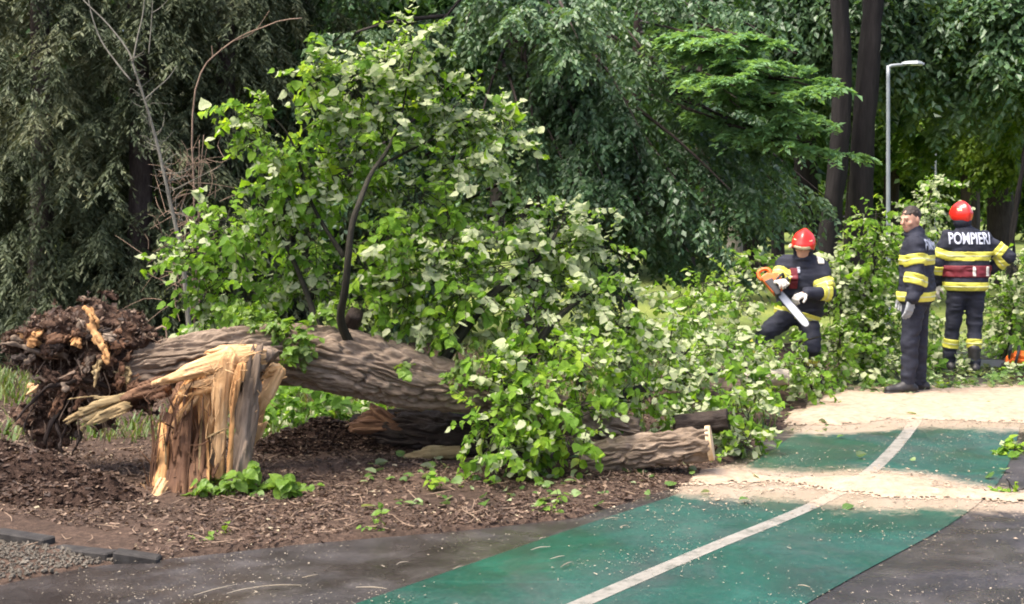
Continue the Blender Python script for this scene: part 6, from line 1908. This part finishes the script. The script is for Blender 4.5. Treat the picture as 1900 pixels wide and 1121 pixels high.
# helmeted man with his back turned
firefighter('person in red helmet seen from behind, navy jacket with yellow bands, hand on hip', (4.775, 14.2, 0.03), dict(
    pel=(0.01, 0.0, 0.94), chest=(0.02, 0.0, 1.33), neck=(-0.005, 0.02, 1.49), head=(-0.03, 0.04, 1.645), side=(-1, 0.08, 0), fwd=(0.08, 1, 0), hfwd=(-0.2, 1, -0.12),
    shL=(-0.185, 0.0, 1.40), elL=(-0.265, 0.02, 1.15), wrL=(-0.255, 0.10, 0.94), shR=(0.215, 0.0, 1.40), elR=(0.435, -0.06, 1.215), wrR=(0.27, 0.09, 1.07),
    hipL=(-0.085, 0.0, 0.88), knL=(-0.11, 0.05, 0.49), anL=(-0.145, 0.08, 0.09), hipR=(0.105, 0.0, 0.88), knR=(0.10, 0.0, 0.49), anR=(0.075, -0.06, 0.09), toeL=(-0.25, 1, 0), toeR=(0.1, 1, 0)),
    dict(seed=7, hem=0.84, helmet=True, tbands=[(1.225, 0.048), (0.905, 0.045)], abands=[('R', 0, 0.62, 0.05), ('R', 1, 0.30, 0.05), ('L', 0, 0.62, 0.05), ('L', 1, 0.30, 0.05)], lbands=[('L', 0.48, 0.048), ('R', 0.48, 0.048)],
         glove={'L': ((-0.05, 0.3, -1), (1, 0.3, 0), 1, 'glove_white', 0.35), 'R': ((-0.7, 0.6, -0.3), (-0.3, -0.2, -1), 1, 'glove_dark', 0.4)}, text=(1.405, 0.43, 0.125), belt=(1.065, 0.062, (0.035, 0.185))))
# sawyer, bent over, stepping into the branches
firefighter('person in red helmet bending forward among branches, holding the orange chainsaw', (2.705, 13.0, 0.06), dict(
    pel=(0.08, 0.08, 0.70), chest=(0.085, -0.08, 1.06), neck=(0.075, -0.13, 1.205), head=(0.07, -0.175, 1.335), side=(0.90, -0.43, 0), fwd=(-0.42, -0.9, -0.3), hfwd=(-0.35, -0.95, -0.40), hup=(0.0, -0.3, 1),
    shL=(0.235, -0.16, 1.13), elL=(0.29, -0.26, 0.885), wrL=(0.065, -0.36, 0.885), shR=(-0.075, -0.01, 1.14), elR=(-0.185, -0.19, 0.99), wrR=(-0.235, -0.44, 1.0),
    hipL=(0.165, 0.08, 0.66), knL=(0.16, -0.16, 0.38), anL=(0.20, 0.05, 0.09), hipR=(-0.01, 0.06, 0.66), knR=(-0.27, -0.10, 0.50), anR=(-0.46, 0.03, 0.16), toeL=(0.1, -1, 0), toeR=(-0.5, -0.85, 0)),
    dict(seed=11, hem=0.585, hem_tilt=-0.3, helmet=True, mark='silver', tbands=[(0.65, 0.045)], abands=[('L', 0, 0.66, 0.05), ('L', 1, 0.20, 0.05), ('R', 0, 0.62, 0.05), ('R', 1, 0.30, 0.045)], lbands=[('R', 0.42, 0.048), ('L', 0.45, 0.045)],
         glove={'L': ((-0.8, -0.35, -0.25), (0.0, 0.2, -1), 1, 'glove_white', 0.85), 'R': ((0.2, -0.8, 0.1), (0.2, 0.0, -1), 1, 'glove_white', 0.85)}, text=None, patches=[('shoulder_patch', (0.225, -0.21, 1.20), (0.032, 0.05, 0.04), 'glove_white'), ('chest_strap', (-0.02, -0.17, 1.02), (0.035, 0.12, 0.10), 'redbelt'), ('badge', (0.02, -0.2, 1.10), (0.014, 0.1, 0.03), 'letter')]))

# ------------------------------------------------------------------ chainsaws
def chainsaw(label, org, u, w, sc=1.0):
    """u: along the bar, w: up of the saw, both in the world"""
    t = thing('chainsaw', label, 'chainsaw', org)
    u = unit(u); w = unit(w - u * np.dot(w, u)); s = np.cross(w, u)
    B = np.stack([u, s, w], -1)
    O = np.asarray(org, float)
    W = lambda p: O + (np.asarray(p, float) * sc) @ B.T
    def prism(name, prof, half, mat, par, bev=0.008):
        n = len(prof)
        v = np.array([W((x, y, z)) for y in (-half, half) for x, z in prof])
        import bmesh
        bm = bmesh.new()
        vs = [bm.verts.new(c) for c in v]
        bm.faces.new(vs[:n]); bm.faces.new(vs[n:][::-1])
        for i in range(n):
            j = (i + 1) % n
            bm.faces.new((vs[i], vs[n + i], vs[n + j], vs[j]))
        bmesh.ops.recalc_face_normals(bm, faces=bm.faces)
        if bev: bmesh.ops.bevel(bm, geom=list(bm.edges), offset=bev * sc, segments=2, affect='EDGES', profile=0.6)
        me = bpy.data.meshes.new(name); bm.to_mesh(me); bm.free(); me.materials.append(M[mat])
        return link(name, me, par)
    body = prism('housing', [(-0.16, -0.05), (0.05, -0.055), (0.07, -0.01), (0.06, 0.045), (0.0, 0.075), (-0.10, 0.07), (-0.16, 0.03)], 0.065, 'orange', t, 0.012)
    prism('top_cover', [(-0.13, 0.055), (0.0, 0.062), (-0.01, 0.10), (-0.06, 0.11), (-0.12, 0.095)], 0.05, 'orange', t, 0.012)
    prism('clutch_cover', [(-0.10, -0.045), (0.09, -0.045), (0.10, 0.0), (0.05, 0.03), (-0.08, 0.035)], 0.075, 'black_plastic', t, 0.008)
    prism('guide_bar', [(0.07, -0.032), (0.30, -0.036), (0.46, -0.034), (0.495, -0.022), (0.505, 0.0), (0.495, 0.022), (0.46, 0.034), (0.30, 0.036), (0.07, 0.032)], 0.0035, 'steel', t, 0)
    loop = [(0.07, -0.036), (0.30, -0.041), (0.465, -0.039), (0.502, -0.024), (0.512, 0.0), (0.502, 0.024), (0.465, 0.039), (0.30, 0.041), (0.07, 0.036)]
    tube_obj('chain', [W((x, 0, z)) for x, z in loop], np.full(len(loop), 0.0042 * sc), M['black_plastic'], t, 60, 6)
    tube_obj('front_handle', [W(p) for p in [(-0.02, 0.085, -0.03), (-0.03, 0.095, 0.06), (-0.05, 0.06, 0.135), (-0.055, 0.0, 0.145), (-0.05, -0.06, 0.135), (-0.03, -0.09, 0.05)]], np.full(6, 0.012 * sc), M['black_plastic'], t, 40, 8)
    tube_obj('rear_handle', [W(p) for p in [(-0.13, 0, 0.055), (-0.18, 0, 0.07), (-0.22, 0, 0.04), (-0.23, 0, -0.02), (-0.19, 0, -0.05), (-0.14, 0, -0.045)]], np.array([0.022, 0.02, 0.018, 0.018, 0.018, 0.02]) * sc, M['orange'], t, 40, 9)
    prism('hand_guard', [(0.02, 0.07), (0.035, 0.075), (0.03, 0.15), (0.005, 0.165), (0.0, 0.15)], 0.055, 'black_plastic', t, 0.004)
    for x in (-0.09, -0.03):
        tube_obj('cap', [W((x, 0.062, 0.0)), W((x, 0.080, 0.0))], [0.02 * sc, 0.018 * sc], M['black_plastic'], t, 4, 14)
    return t
a = P(1438, 534, 12.56)
chainsaw('orange chainsaw with pale guide bar held by the bending sawyer', a, np.array([0.33, -0.26, -0.43]), np.array([0.7, 0.0, 0.55]), 0.94)
g0 = np.array([(1880 - 950) * 14.5 / F, 14.5, 0.085])
chainsaw('orange chainsaw resting on the ground at the right edge', g0, np.array([-0.75, 0.35, -0.02]), np.array([0.15, -0.5, 1.0]), 1.25)

# ------------------------------------------------------------------ everything that lies loose carries a category too
for o in SC.objects:
    if o.parent is None and o.get('kind') == 'stuff' and 'category' not in o:
        o['category'] = 'debris'
